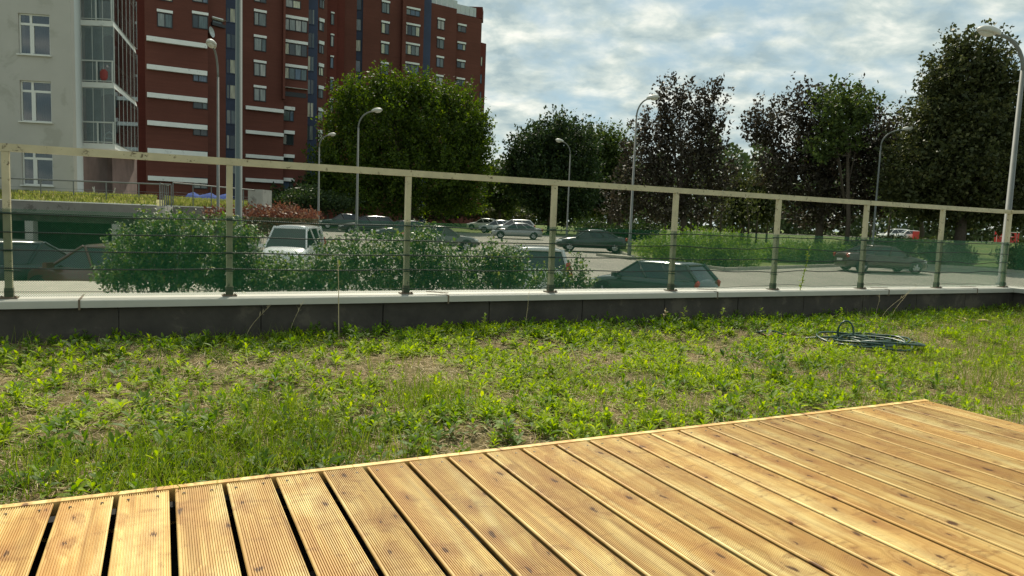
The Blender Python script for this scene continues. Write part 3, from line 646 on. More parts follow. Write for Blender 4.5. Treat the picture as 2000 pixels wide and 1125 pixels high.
def stalk(px, py_base, py_top, lean, r, label, dry=True, leaves=0, Y=None):
    b = gpt(px, py_base, ZM); t = float(b[:2]@F2); h = (py_base-py_top)/FPX*t
    root = empty('tall_weed', (b[0], b[1], ZM), label, 'weed'); pts = [(lean*h*(k/6)**1.5*R2[0], lean*h*(k/6)**1.5*R2[1]+0.01*math.sin(k), h*k/6) for k in range(7)]
    m = MB(); m.tube(pts, [r*(1-0.09*k) for k in range(7)], 5); m.build('stem', M['stalk'] if dry else M['stem'], root, smooth=True)
    if leaves:
        f = rng.uniform(0.30, 1.0, leaves); P = np.array([np.interp(f, np.arange(7)/6, [q[i] for q in pts]) for i in range(3)]).T
        L = rng.uniform(0.025, 0.055, leaves)*(1.2-0.5*f); V, Fc = leaf_arch(P, L, L*0.38, rng.uniform(0, 6.3, leaves), rng.uniform(0.2, 1.1, leaves), rng.uniform(0, .4, leaves))
        link('leaves', npmesh('leaves', V, Fc, M['w_leaf'] if not dry else M['straw']), root)['kind'] = 'stuff'
    elif dry:
        n = 10; f = rng.uniform(0.55, 1.0, n); P = np.array([np.interp(f, np.arange(7)/6, [q[i] for q in pts]) for i in range(3)]).T; L = rng.uniform(0.02, 0.06, n)
        V, Fc = leaf_arch(P, L, L*0.08, rng.uniform(0, 6.3, n), rng.uniform(0.4, 1.2, n), rng.uniform(0, .4, n)); link('twigs', npmesh('twigs', V, Fc, M['stalk']), root)['kind'] = 'stuff'
stalk(1556, 622, 482, 0.10, 0.004, 'tall fresh green seedling with pale leaves rising in front of the netting', False, 70)
stalk(662, 668, 505, -0.03, 0.0042, 'tallest dry brown stalk standing before the wall, third bay from the left')
stalk(1027, 650, 575, 0.02, 0.003, 'short dry stalk before the wall under the fourth post')
stalk(1712, 622, 572, 0.02, 0.0028, 'thin dry stalk by the wall just left of the seventh bay')
stalk(514, 655, 610, 0.05, 0.0028, 'dry grey stalk against the wall left of the tallest stalk')
stalk(460, 660, 590, 0.02, 0.003, 'dry stalk against the wall right under the second post')
stalk(508, 650, 568, -0.45, 0.0025, 'green weed leaning left against the pale cap with few leaves', False, 7)
stalk(945, 662, 612, 0.02, 0.0035, 'bushy upright weed with dense leaves in front of the dark wall', False, 34)
stalk(960, 668, 630, 0.2, 0.003, 'second upright weed right beside the bushy one', False, 22)
stalk(1330, 645, 600, 0.1, 0.003, 'upright leafy weed near the wall left of the fifth post base', False, 26)
stalk(1405, 645, 602, 0.1, 0.003, 'upright leafy weed near the wall right of the fifth post base', False, 26)
stalk(1640, 640, 602, 0.0, 0.003, 'upright leafy weed standing behind the hose loop', False, 30)
stalk(1485, 635, 602, 0.0, 0.003, 'small upright leafy weed before the wall left of the sixth post', False, 20)
stalk(1295, 640, 600, 0.05, 0.002, 'thin stalk with dry silvery seed heads before the wall', True, 18)
for i, (a, b, l) in enumerate([(60, 668, 0.5), (130, 672, -0.6), (400, 662, -0.7), (480, 662, 0.7), (565, 660, 0.35), (1050, 640, -0.8), (1720, 628, 0.9), (1740, 628, 0.5)]):
    stalk(a, b, b-random.uniform(45, 75), l, 0.0026, ['bent dry grass stem before the wall beside the leftmost post', 'bent dry grass stem crossing the wall under the left cap joint', 'bent dry grass stem leaning left under the second bay', 'bent dry grass stem leaning right past the second post', 'bent dry grass stem right of the leaning green weed', 'bent dry grass stem leaning far left before the fourth post', 'bent dry grass stem leaning far right under the seventh bay', 'bent dry grass stem next to the one leaning far right'][i])

# ================================================================== TREES AND BUSHES
def blob_tree(name, px, t, blobs, leafm, n, size, label, cat='tree', group=None, trunk_r=0.25, spray=1.0, baseoff=0.0, clump=0.5, shell=0.35, limbs=9, trunk_px=None):
    """blobs: (px, py, rx, ry) ellipses of the crown as read off the photograph, each given its own depth"""
    base = foot(px, t); root = empty(name, base, label, cat, group)
    B = []
    for (bx, by, rx, ry) in blobs:
        dt = random.uniform(-0.25, 0.25)*rx/FPX*t; c = at(bx, by, t+dt); B.append((c, 0.80*rx/FPX*t, 0.82*ry/FPX*t))
    w = np.array([b[1]*b[2] for b in B]); w = w/w.sum(); nc = max(30, int(n/24)); idx = rng.choice(len(B), nc, p=w)
    C = np.array([B[i][0] for i in idx]); rx = np.array([B[i][1] for i in idx]); ry = np.array([B[i][2] for i in idx])
    d = rdirs(nc); rad = shell+(1-shell)*rng.uniform(0, 1, nc)**0.55; rad *= rng.uniform(0.82, 1.24, nc)
    off = d*rad[:, None]; P0 = C+np.stack([off[:, 0]*rx, off[:, 1]*rx, off[:, 2]*ry], 1)
    # sprigs that stick out of the outline, mostly upward
    sp = rng.uniform(size=nc) < 0.16; d[sp, 2] = np.abs(d[sp, 2])*0.8+0.25; d[sp] /= np.linalg.norm(d[sp], axis=1)[:, None]
    rs = rng.uniform(1.0, 1.42, nc)[:, None]*d; P0 = np.where(sp[:, None], C+np.stack([rs[:, 0]*rx, rs[:, 1]*rx, rs[:, 2]*ry], 1), P0)
    zmin = base[2]+0.1; P0[:, 2] = np.maximum(P0[:, 2], zmin+rng.uniform(0, .4, nc))
    k = 24; i = np.repeat(np.arange(nc), k); out = d.copy(); out[:, 2] += 0.7*spray; out /= np.linalg.norm(out, axis=1)[:, None]
    u = rng.normal(0, 1, (nc*k, 3))*clump*np.where(sp[i], 0.17, 0.30)[:, None]; along = rng.uniform(-0.7, 1.3, nc*k)*clump*(1.0+spray)
    P = P0[i]+u+out[i]*along[:, None]*(1.0); L = rng.uniform(0.6, 1.35, nc*k)*size
    ax = rdirs(nc*k)*0.8+out[i]*0.6+np.array([0, 0, -0.25]); ax /= np.linalg.norm(ax, axis=1)[:, None]
    V, Fc = leaf_quads(P-base, L, L*rng.uniform(0.45, 0.75, nc*k), ax, rdirs(nc*k))
    link('crown', npmesh('crown', V, Fc, leafm), root)
    cz = np.average([b[0][2] for b in B], weights=w)-base[2]; c0 = np.average([b[0] for b in B], axis=0, weights=w)-base
    m = MB(); top = np.array([c0[0]*0.6, c0[1]*0.6, max(cz, 1.0)])
    m.tube([(0, 0, -0.2), (0.03, 0, top[2]*0.3), (top[0]*0.5, top[1]*0.5, top[2]*0.65), tuple(top)], [trunk_r*1.25, trunk_r, trunk_r*0.75, trunk_r*0.4], 8)
    for j in range(limbs):
        b = B[j % len(B)][0]-base; e = b+rdirs(1)[0]*np.array([B[j % len(B)][1]*.7, B[j % len(B)][1]*.7, B[j % len(B)][2]*.7]); s0 = np.array([top[0]*0.45, top[1]*0.45, top[2]*random.uniform(0.35, 0.9)])
        md = (s0+e)/2+np.array([0, 0, 0.12*np.linalg.norm(e-s0)]); m.tube([s0, md, e], [trunk_r*0.45, trunk_r*0.28, trunk_r*0.08], 5)
    m.build('trunk', M['bark'], root, smooth=True); return root

G1 = 'trees around the parking lot'
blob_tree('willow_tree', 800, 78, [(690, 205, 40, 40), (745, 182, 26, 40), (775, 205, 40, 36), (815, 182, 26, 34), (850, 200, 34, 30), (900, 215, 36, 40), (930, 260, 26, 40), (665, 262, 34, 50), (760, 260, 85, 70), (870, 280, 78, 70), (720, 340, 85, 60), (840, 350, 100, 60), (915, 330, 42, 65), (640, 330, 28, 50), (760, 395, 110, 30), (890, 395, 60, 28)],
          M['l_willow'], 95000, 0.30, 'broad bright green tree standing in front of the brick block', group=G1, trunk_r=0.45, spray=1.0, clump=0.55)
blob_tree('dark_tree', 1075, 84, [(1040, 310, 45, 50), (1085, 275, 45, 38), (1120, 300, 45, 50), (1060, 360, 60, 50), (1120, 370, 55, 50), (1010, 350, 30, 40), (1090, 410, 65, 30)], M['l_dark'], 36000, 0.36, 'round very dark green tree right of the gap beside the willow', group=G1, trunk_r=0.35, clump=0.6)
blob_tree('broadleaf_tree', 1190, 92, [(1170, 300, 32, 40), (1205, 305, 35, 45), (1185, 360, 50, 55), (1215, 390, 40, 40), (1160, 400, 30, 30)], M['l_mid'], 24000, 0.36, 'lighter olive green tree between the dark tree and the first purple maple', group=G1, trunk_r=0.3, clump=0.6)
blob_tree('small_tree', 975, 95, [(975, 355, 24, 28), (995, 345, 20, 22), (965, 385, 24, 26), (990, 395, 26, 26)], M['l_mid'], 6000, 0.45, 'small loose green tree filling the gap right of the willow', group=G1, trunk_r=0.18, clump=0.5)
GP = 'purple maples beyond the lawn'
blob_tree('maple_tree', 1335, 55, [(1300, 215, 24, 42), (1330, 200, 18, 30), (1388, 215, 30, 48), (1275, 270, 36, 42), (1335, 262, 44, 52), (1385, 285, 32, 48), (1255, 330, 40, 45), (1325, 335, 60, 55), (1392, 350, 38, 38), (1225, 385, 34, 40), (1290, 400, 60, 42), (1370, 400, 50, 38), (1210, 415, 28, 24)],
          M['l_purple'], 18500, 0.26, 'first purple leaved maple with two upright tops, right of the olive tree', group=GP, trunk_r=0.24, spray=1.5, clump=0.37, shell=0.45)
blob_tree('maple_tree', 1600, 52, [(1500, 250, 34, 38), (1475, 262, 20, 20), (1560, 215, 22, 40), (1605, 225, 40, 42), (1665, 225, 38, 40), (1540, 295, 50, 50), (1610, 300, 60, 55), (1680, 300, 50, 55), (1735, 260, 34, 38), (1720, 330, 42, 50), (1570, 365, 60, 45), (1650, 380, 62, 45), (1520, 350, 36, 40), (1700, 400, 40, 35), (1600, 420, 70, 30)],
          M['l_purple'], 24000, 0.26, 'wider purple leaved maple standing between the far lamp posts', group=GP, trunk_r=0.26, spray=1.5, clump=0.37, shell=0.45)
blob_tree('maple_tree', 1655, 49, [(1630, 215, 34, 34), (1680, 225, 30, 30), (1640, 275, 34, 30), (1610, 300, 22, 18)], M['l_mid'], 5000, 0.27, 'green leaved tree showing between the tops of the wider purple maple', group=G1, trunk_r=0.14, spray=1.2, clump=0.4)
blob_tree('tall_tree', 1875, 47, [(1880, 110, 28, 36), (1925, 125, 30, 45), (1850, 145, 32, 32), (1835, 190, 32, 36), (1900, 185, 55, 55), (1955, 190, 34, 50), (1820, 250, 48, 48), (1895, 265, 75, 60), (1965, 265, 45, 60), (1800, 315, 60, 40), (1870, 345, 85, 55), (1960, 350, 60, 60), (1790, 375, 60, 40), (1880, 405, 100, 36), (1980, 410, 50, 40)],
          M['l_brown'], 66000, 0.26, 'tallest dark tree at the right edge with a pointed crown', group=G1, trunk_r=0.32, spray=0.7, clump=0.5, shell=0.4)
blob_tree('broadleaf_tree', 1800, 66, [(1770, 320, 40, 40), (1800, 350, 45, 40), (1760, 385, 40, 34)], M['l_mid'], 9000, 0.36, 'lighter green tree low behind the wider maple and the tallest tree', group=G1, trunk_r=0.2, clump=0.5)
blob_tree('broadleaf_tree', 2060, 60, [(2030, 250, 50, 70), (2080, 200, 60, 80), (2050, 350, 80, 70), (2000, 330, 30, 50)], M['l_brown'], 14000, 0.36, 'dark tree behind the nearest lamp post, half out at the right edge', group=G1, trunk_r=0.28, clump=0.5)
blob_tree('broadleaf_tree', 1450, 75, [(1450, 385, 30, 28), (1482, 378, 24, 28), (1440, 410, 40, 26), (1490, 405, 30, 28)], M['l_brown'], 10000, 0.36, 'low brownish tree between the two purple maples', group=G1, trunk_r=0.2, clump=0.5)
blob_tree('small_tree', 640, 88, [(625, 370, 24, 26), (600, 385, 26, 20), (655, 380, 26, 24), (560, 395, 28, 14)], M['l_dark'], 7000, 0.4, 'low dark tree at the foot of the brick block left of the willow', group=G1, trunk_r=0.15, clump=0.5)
def distant_woods():
    n = 34000; px = rng.uniform(860, 2150, n); t = rng.uniform(150, 190, n); top = 300+28*np.sin(px*0.021)+22*np.sin(px*0.057+1)+12*np.sin(px*0.13)
    top = np.where(px < 1020, top+30, top); f = rng.uniform(-0.13, 1, n)
    P = np.array([at(a, hor(a)-(hor(a)-tp)*ff, tt) for a, tt, tp, ff in zip(px, t, top, f)]); L = rng.uniform(0.8, 1.6, n)
    V, Fc = leaf_quads(P, L, L*0.7, rdirs(n), rdirs(n)); tag(link('distant_woods', npmesh('distant_woods', V, Fc, M['l_far'])), 'far pale green woods closing the view behind the trees', 'woods', kind='stuff')
distant_woods()
for i, px in enumerate((1388, 1408, 1432, 1446, 1462, 1478, 1498, 1300, 1350, 1700, 1735)):
    b = foot(px, 62+(i*7) % 23); m = MB(); h = random.uniform(3.5, 6); m.tube([(0, 0, 0), (random.uniform(-.1, .1), 0, h*0.5), (random.uniform(-.3, .3), .1, h)], [0.13, 0.1, 0.05], 6)
    root = empty('sapling', b, ['slim dark trunk', 'thin straight trunk', 'forked thin trunk'][i % 3]+' in the grove beyond the lawn, number %d in line' % (i+1), 'tree', 'slim trunks in the grove beyond the lawn')
    root['label'] = {1300: 'slim trunk farthest left of the grove beyond the lawn, under the first purple maple', 1350: 'second slim trunk from the left of the grove, behind the bright shrub', 1388: 'third slim trunk from the left, at the left end of the close row',
        1408: 'fourth slim trunk from the left, second in the close row between the maples', 1432: 'fifth slim trunk from the left, third in the close row between the maples', 1446: 'sixth slim trunk from the left, in the middle of the close row',
        1462: 'seventh slim trunk from the left, just right of the middle of the close row', 1478: 'eighth slim trunk from the left, last but one in the close row', 1498: 'ninth slim trunk from the left, at the right end of the close row',
        1700: 'slim trunk left of the lamp between the wider maple and the tallest tree', 1735: 'slim trunk before the small far white cars, right of the lamp'}[px]
    m.build('trunk', M['bark'], root, smooth=True)
    n = 260; P = rng.normal(0, 1, (n, 3))*np.array([0.7, 0.7, 0.9])+np.array([0, 0, h]); L = rng.uniform(.2, .4, n); V, Fc = leaf_quads(P, L, L*.6, rdirs(n), rdirs(n)); link('crown', npmesh('crown', V, Fc, M['l_brown']), root)

def bush(name, blobs, t, leafm, n, size, label, cat='bush', group=None, base=None, dt=0.5, up=0.5, stems=14, aspect=0.5, zb=None):
    px = np.mean([b[0] for b in blobs]); g = foot(px, t); 
    if zb is not None: g[2] = zb
    root = empty(name, g, label, cat, group); w = np.array([b[2]*b[3] for b in blobs], float); w /= w.sum(); nc = max(10, n//9); idx = rng.choice(len(blobs), nc, p=w)
    Q = []; D_ = rdirs(nc)
    for i, d in zip(idx, D_):
        bx, by, rx, ry = blobs[i]; r = rng.uniform(0.25, 1.0)**0.5*rng.uniform(.85, 1.15); tt = t+d[1]*r*dt*1.0; p = at(bx+d[0]*rx*r, by-d[2]*ry*r, tt); Q.append(p)
    Q = np.array(Q); Q[:, 2] = np.maximum(Q[:, 2], g[2]+0.02); k = 9; i = np.repeat(np.arange(nc), k)
    dirn = D_.copy(); dirn[:, 2] = np.abs(dirn[:, 2])+up; dirn /= np.linalg.norm(dirn, axis=1)[:, None]
    al = rng.uniform(-1, 1, nc*k); P = Q[i]+dirn[i]*(al*size*2.0)[:, None]+rng.normal(0, size*0.35, (nc*k, 3)); L = rng.uniform(.5, 1.5, nc*k)*size
    ax = rdirs(nc*k)+dirn[i]*0.5; ax /= np.linalg.norm(ax, axis=1)[:, None]
    if size < 0.12:
        V, Fc = leaf_arch(P-g, L, L*aspect, np.arctan2(ax[:, 1], ax[:, 0]), np.arcsin(np.clip(ax[:, 2], -1, 1)), rng.uniform(0, .5, nc*k))
    else: V, Fc = leaf_quads(P-g, L, L*aspect, ax, rdirs(nc*k))
    link('foliage', npmesh('foliage', V, Fc, leafm), root)
    m = MB()
    for j in range(stems):
        e = Q[rng.integers(nc)]-g; s0 = np.array([e[0]*0.55, e[1]*0.55, 0]); md = (s0+e)/2+rdirs(1)[0]*0.05; m.tube([s0, md, e], [size*.12+.004, size*.08+.003, .002], 4)
    tag(m.build('stems', M['bark'], root), kind='stuff'); return root
GB = 'leafy bushes just outside the netting'
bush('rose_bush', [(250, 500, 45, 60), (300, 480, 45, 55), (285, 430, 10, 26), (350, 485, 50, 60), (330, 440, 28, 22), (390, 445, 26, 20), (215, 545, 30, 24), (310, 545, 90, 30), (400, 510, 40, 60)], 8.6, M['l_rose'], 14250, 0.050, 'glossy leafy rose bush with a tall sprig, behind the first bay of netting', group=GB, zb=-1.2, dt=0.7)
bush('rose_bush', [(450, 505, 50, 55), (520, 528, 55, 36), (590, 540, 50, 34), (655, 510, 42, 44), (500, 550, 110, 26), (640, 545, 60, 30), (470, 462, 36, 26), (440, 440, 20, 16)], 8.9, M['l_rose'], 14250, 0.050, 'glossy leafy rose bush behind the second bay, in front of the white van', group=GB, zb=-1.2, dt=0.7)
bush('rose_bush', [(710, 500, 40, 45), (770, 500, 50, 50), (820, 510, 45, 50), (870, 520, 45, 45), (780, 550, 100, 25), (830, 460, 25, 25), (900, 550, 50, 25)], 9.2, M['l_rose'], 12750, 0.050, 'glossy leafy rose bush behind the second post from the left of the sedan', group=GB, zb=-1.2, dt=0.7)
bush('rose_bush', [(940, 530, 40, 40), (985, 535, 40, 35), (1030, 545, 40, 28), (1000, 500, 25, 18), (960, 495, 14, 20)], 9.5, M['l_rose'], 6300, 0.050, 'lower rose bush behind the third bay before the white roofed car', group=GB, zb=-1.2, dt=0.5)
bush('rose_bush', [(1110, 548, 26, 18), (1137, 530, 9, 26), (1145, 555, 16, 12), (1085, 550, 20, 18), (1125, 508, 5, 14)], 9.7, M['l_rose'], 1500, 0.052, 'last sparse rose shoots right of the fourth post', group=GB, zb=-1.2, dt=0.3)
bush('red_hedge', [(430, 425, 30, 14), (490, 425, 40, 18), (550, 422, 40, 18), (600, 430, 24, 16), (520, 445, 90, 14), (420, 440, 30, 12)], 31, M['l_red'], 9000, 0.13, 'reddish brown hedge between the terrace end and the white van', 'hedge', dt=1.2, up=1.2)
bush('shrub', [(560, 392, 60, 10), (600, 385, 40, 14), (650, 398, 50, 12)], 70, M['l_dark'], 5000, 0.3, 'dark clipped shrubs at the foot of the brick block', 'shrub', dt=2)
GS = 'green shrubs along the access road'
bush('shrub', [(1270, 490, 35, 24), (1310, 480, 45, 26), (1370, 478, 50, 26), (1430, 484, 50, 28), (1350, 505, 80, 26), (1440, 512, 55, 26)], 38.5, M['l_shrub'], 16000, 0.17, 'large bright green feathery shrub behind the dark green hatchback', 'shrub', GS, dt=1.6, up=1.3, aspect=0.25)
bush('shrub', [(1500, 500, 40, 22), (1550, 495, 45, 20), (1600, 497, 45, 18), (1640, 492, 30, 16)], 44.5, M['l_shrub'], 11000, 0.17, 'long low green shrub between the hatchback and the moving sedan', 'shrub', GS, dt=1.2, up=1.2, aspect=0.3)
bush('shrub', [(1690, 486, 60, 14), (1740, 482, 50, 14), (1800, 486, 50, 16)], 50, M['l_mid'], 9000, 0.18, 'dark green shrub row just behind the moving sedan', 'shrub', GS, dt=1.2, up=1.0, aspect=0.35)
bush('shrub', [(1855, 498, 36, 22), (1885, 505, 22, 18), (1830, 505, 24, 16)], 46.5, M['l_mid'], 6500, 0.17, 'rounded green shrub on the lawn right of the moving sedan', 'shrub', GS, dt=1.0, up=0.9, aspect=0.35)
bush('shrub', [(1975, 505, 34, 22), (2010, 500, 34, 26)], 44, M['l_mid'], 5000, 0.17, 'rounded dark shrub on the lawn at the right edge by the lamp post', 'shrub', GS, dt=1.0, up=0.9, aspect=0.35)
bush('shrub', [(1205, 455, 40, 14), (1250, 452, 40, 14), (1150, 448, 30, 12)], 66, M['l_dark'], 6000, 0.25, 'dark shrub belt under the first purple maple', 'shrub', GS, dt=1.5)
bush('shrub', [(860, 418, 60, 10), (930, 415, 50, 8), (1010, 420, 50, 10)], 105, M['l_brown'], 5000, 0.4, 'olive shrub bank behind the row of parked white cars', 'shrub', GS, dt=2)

# ================================================================== PALE APARTMENT HOUSE (left)
def ray2(px, py=None): d = at(px, hor(px) if py is None else py, 1.0); return d
def hitz(px, py, P0, P1):
    """point where the sight line of a pixel meets the vertical plane through P0, P1"""
    d = at(px, py, 1.0); u = np.array(P1[:2])-np.array(P0[:2]); n = np.array([-u[1], u[0]]); k = (n@np.array(P0[:2]))/(n@d[:2]); return d*k
def wall_frame(P0, P1):
    u = np.array([P1[0]-P0[0], P1[1]-P0[1]]); L = np.linalg.norm(u); u = u/L; n = np.array([u[1], -u[0]])
    if n@F2 > 0: n = -n
    return u, n, L, math.atan2(u[1], u[0])
def prism_back(m, P0, P1, depth, z0, z1):
    u, n, L, a = wall_frame(P0, P1); q = [(P0[0], P0[1]), (P1[0], P1[1]), (P1[0]-n[0]*depth, P1[1]-n[1]*depth), (P0[0]-n[0]*depth, P0[1]-n[1]*depth)]; m.prism(q, z0, z1)

def house_window(root, base, u, n, z, cx, w, h, style, frame, reveal=0.16):
    """window > pane: frame bars proud of set-back panes; cx along the wall, base a point of the wall"""
    rz = math.atan2(u[1], u[0]); off = Vector(root.location)
    c = Vector((base[0]+u[0]*cx+n[0]*0.012, base[1]+u[1]*cx+n[1]*0.012, z))-off
    o = link('window', frame, root, c, rz); return o
gh = empty('apartment_house', at(0, 392, 34), 'pale rendered apartment house with glazed balconies at the left edge', 'building')
ghl = np.array(gh.location)
GA = at(-420, 400, 31.5); GBp = at(141, 200, 32.6); GCp = at(160.5, 200, 36.6); GD = at(223, 200, 36.6); GE = at(267.5, 200, 43.0)
m = MB(); zt_, zb_ = 20.0, -0.75
def loc_(p): return (p[0]-ghl[0], p[1]-ghl[1])
WY = [(66.5, 67, 27, 107), (69, 198, 158, 238), (74, 326, 292, 362)]
u, n, L, rz = wall_frame(GA, GBp)
holes = []
for (cx, cy_, y0, y1) in WY:
    pt = hitz(66.5 if False else cx, cy_, GA, GBp); za = hitz(cx, y0, GA, GBp)[2]; zb2 = hitz(cx, y1, GA, GBp)[2]; holes.append((pt, za, zb2))
cxm = np.mean([((h[0][:2]-GA[:2])@u) for h in holes]); ww = 57/FPX*32.2
def gw(a0, a1, z0, z1, d0=0.0, d1=0.35, nm=None):                  # box on the pale wall: along, height, inward depth
    p = [GA[:2]+u*a0-n*d0, GA[:2]+u*a1-n*d0, GA[:2]+u*a1-n*d1, GA[:2]+u*a0-n*d1]; return [loc_(q) for q in p], z0-ghl[2], z1-ghl[2]
a0, a1 = cxm-ww/2, cxm+ww/2
zs = [zb_]+[z for h in sorted(holes, key=lambda h: h[2]) for z in (h[2], h[1])]+[zt_]
m.prism(*gw(0, a0, zb_, zt_)); m.prism(*gw(a1, L, zb_, zt_))
for i in range(0, len(zs)-1, 2): m.prism(*gw(a0, a1, zs[i], zs[i+1]))
m.prism(*gw(0, L-4.5, zb_, zt_, 2.2, 6)); m.build('wall', M['plaster'], gh)
m = MB(); u2, n2, L2, _ = wall_frame(GBp, GCp); 
m.prism([loc_(GBp+np.array([*(u*0.004), 0])), loc_(GCp), loc_(GCp-np.array([*(u*1.5), 0])), loc_(GBp-np.array([*(u*0.36), 0])-np.array([*(n*0.3), 0]))], zb_-ghl[2], zt_-ghl[2]); m.build('wall', M['plaster_light'], gh)  # lighter render on the return puts its brighter light into the colour
for hi, h in enumerate(holes):
    za, zb2 = h[1], h[2]; H = za-zb2; zc = (za+zb2)/2; mull = a0+ww*0.37; tr = za-H*0.25
    fr = MB()
    for (b0, b1, c0, c1) in ((a0, a0+.06, zb2, za), (a1-.06, a1, zb2, za), (mull-.05, mull+.05, zb2, za)): fr.prism(*gw(b0, b1, c0+0.062, c1-.062, 0.10, 0.17))
    for (c0, c1) in ((zb2, zb2+.06), (za-.06, za), (tr-.05, tr+.05)): fr.prism(*gw(a0+0.0, a1, c0, c1, 0.095, 0.175))
    fr.prism(*gw(mull+.052, mull+.12, zb2+.07, tr-.055, 0.09, 0.16)); w = fr.build('window_frame', M['pvc'], gh)
    sl = MB(); sl.prism(*gw(a0-.06, a1+.06, zb2-.05, zb2-0.002, -0.10, 0.18)); s = sl.build('sill', M['pvc'], w)
    for (b0, b1, c0, c1) in ((a0+.05, mull-.04, zb2+.05, tr-.04), (mull+.04, a1-.05, zb2+.05, tr-.04), (a0+.05, mull-.04, tr+.04, za-.05), (mull+.04, a1-.05, tr+.04, za-.05)):
        g = MB(); g.prism(*gw(b0, b1, c0, c1, 0.125, 0.135)); g.build('pane', M['room_glass'], w)
    cu = MB(); nn = 26                                              # curtain folds behind the glass
    x0_, x1_ = (mull+.05, a1) if hi != 1 else (a0, a1)
    V = []
    for k in range(nn+1):
        aa = x0_+(x1_-x0_)*k/nn; dd = 0.36+0.03*math.sin(k*2.3); q = loc_(GA[:2]+u*aa-n*dd); V += [(q[0], q[1], zb2-ghl[2]), (q[0], q[1], za-ghl[2])]
    cu.add(V, [(2*k, 2*k+2, 2*k+3, 2*k+1) for k in range(nn)]); cu.build('curtain', [M['interior'], M['curtain_red'], M['curtain_green']][hi], w)
    bk = MB(); bk.prism(*gw(a0-.3, a1+.3, zb2-.2, za+.2, 1.2, 1.25)); bk.build('room_wall', M['interior'], w)
# balconies: slabs, railings, glazing
uA, nA, LA, rA = wall_frame(GCp, GD); uB, nB, LB, rB = wall_frame(GD, GE)
m = MB(); back = [loc_(GCp-np.array([*(nA*2.2), 0])), loc_(GD*1.05-np.array([*(uA*0.15), 0])), loc_(GE*1.05-np.array([*(uB*0.3), 0])), loc_(GE*1.2-np.array([*(uB*.5), 0])), loc_(GCp*1.2-np.array([*(uA*.5), 0]))]
m.prism(back, zb_-ghl[2], zt_-ghl[2]); m.build('wall', M['interior'], gh)
zf = hitz(190, 161, GCp, GD)[2]; FHT = (hitz(190, 161, GCp, GD)[2]-hitz(190, 280, GCp, GD)[2])
floors = [zf+FHT*k for k in (-1, 0, 1, 2, 3)]
gfl = zf-2*FHT
def seg_box(mb, P0, u_, n_, a, b, z0, z1, d0, d1):
    q = [P0[:2]+u_*a-n_*d0, P0[:2]+u_*b-n_*d0, P0[:2]+u_*b-n_*d1, P0[:2]+u_*a-n_*d1]; mb.prism([loc_(p) for p in q], z0-ghl[2], z1-ghl[2])
for k, z in enumerate(floors):
    m = MB(); q = [loc_(GCp[:2]+nA*0.05), loc_(GD[:2]+nA*0.05+uA*.03), loc_(GE[:2]+nB*.06), loc_(GE[:2]*1.035), loc_(GCp[:2]*1.08)]; m.prism(q, z-ghl[2]-0.26, z-ghl[2]); slab = m.build('balcony_slab', M['white'], gh)
    for (P0, u_, n_, LL, nb) in ((GCp, uA, nA, LA, 2), (GD, uB, nB, LB, 8)):
        rl = MB(); seg_box(rl, P0, u_, n_, 0, LL, z+1.02, z+1.09, -0.10, -0.04); seg_box(rl, P0, u_, n_, 0, LL, z+0.05, z+0.09, -0.09, -0.05)
        for j in range(nb+1): a = LL*j/nb; seg_box(rl, P0, u_, n_, max(0.002, a-.03), min(LL-.002, a+.03), z+0.002, z+1.018, -0.10, -0.05)
        r = rl.build('balcony_railing', M['balc'], slab)
        ng = 3 if nb == 2 else 6
        for j in range(ng):
            g = MB(); seg_box(g, P0, u_, n_, LL*j/ng+.012, LL*(j+1)/ng-.012, z+0.02, z+FHT-0.28, 0.03, 0.038); g.build('balcony_glass', M['glass'], slab)
        g = MB()
        for j in range(ng+1): a = LL*j/ng; seg_box(g, P0, u_, n_, max(0, a-.012), min(LL, a+.012), z+0.02, z+FHT-.28, 0.02, 0.045)
        g.build('glazing_bar', M['balc'], slab)
    cu = MB(); V = []; nn = 24; fr_ = (0.48, 0.55, 0.50, 0.2, 0.5)[k]
    for j in range(nn+1): q = loc_(GCp[:2]+uA*(0.02+LA*fr_*j/nn)-nA*(0.30+0.03*math.sin(j*2.1))); V += [(q[0], q[1], z-ghl[2]+.05), (q[0], q[1], z+FHT-.3-ghl[2])]
    cu.add(V, [(2*j, 2*j+2, 2*j+3, 2*j+1) for j in range(nn)]); cu.build('curtain', M['curtain'], slab)
    cu = MB(); V = []
    for j in range(nn+1): q = loc_(GD[:2]+uB*(0.2+LB*0.22*j/nn)-nB*(0.5+0.03*math.sin(j*2.1))); V += [(q[0], q[1], z-ghl[2]+.05), (q[0], q[1], z+FHT-.3-ghl[2])]
# clutter on the balconies
def lathe(pts, n=14):
    m = MB(); V = [(r*math.cos(2*math.pi*k/n), r*math.sin(2*math.pi*k/n), z) for r, z in pts for k in range(n)]
    m.add(V, [(i*n+k, i*n+(k+1) % n, (i+1)*n+(k+1) % n, (i+1)*n+k) for i in range(len(pts)-1) for k in range(n)]+[tuple(range(n))[::-1], tuple((len(pts)-1)*n+k for k in range(n))]); return m
p = GCp[:2]+uA*(LA*0.68)-nA*0.28
tag(lathe([(0.24, 0), (0.32, .25), (0.32, .55), (0.2, .8), (0.07, .9)]).build('red_bag', M['tank'], None, (p[0], p[1], zf+0.0), True), 'round red bag standing on the middle glazed balcony', 'bag')
p = GCp[:2]+uA*(LA*0.74)-nA*0.3
m = MB(); m.tube([(-.3, 0, 0.02), (-.2, 0, .5), (0, 0, .62), (.2, 0, .5), (.3, 0, .02)], 0.045, 6); m.tube([(-.22, 0, .3), (.22, 0, .3)], 0.03, 6); tag(m.build('folding_rack', M['white'], None, (p[0], p[1], zf-FHT)), 'white folded rack on the lowest glazed balcony', 'rack')
m = MB(); seg = [GCp[:2]+uA*.1-nA*2.0, GD[:2]-nA*2.0]; tag
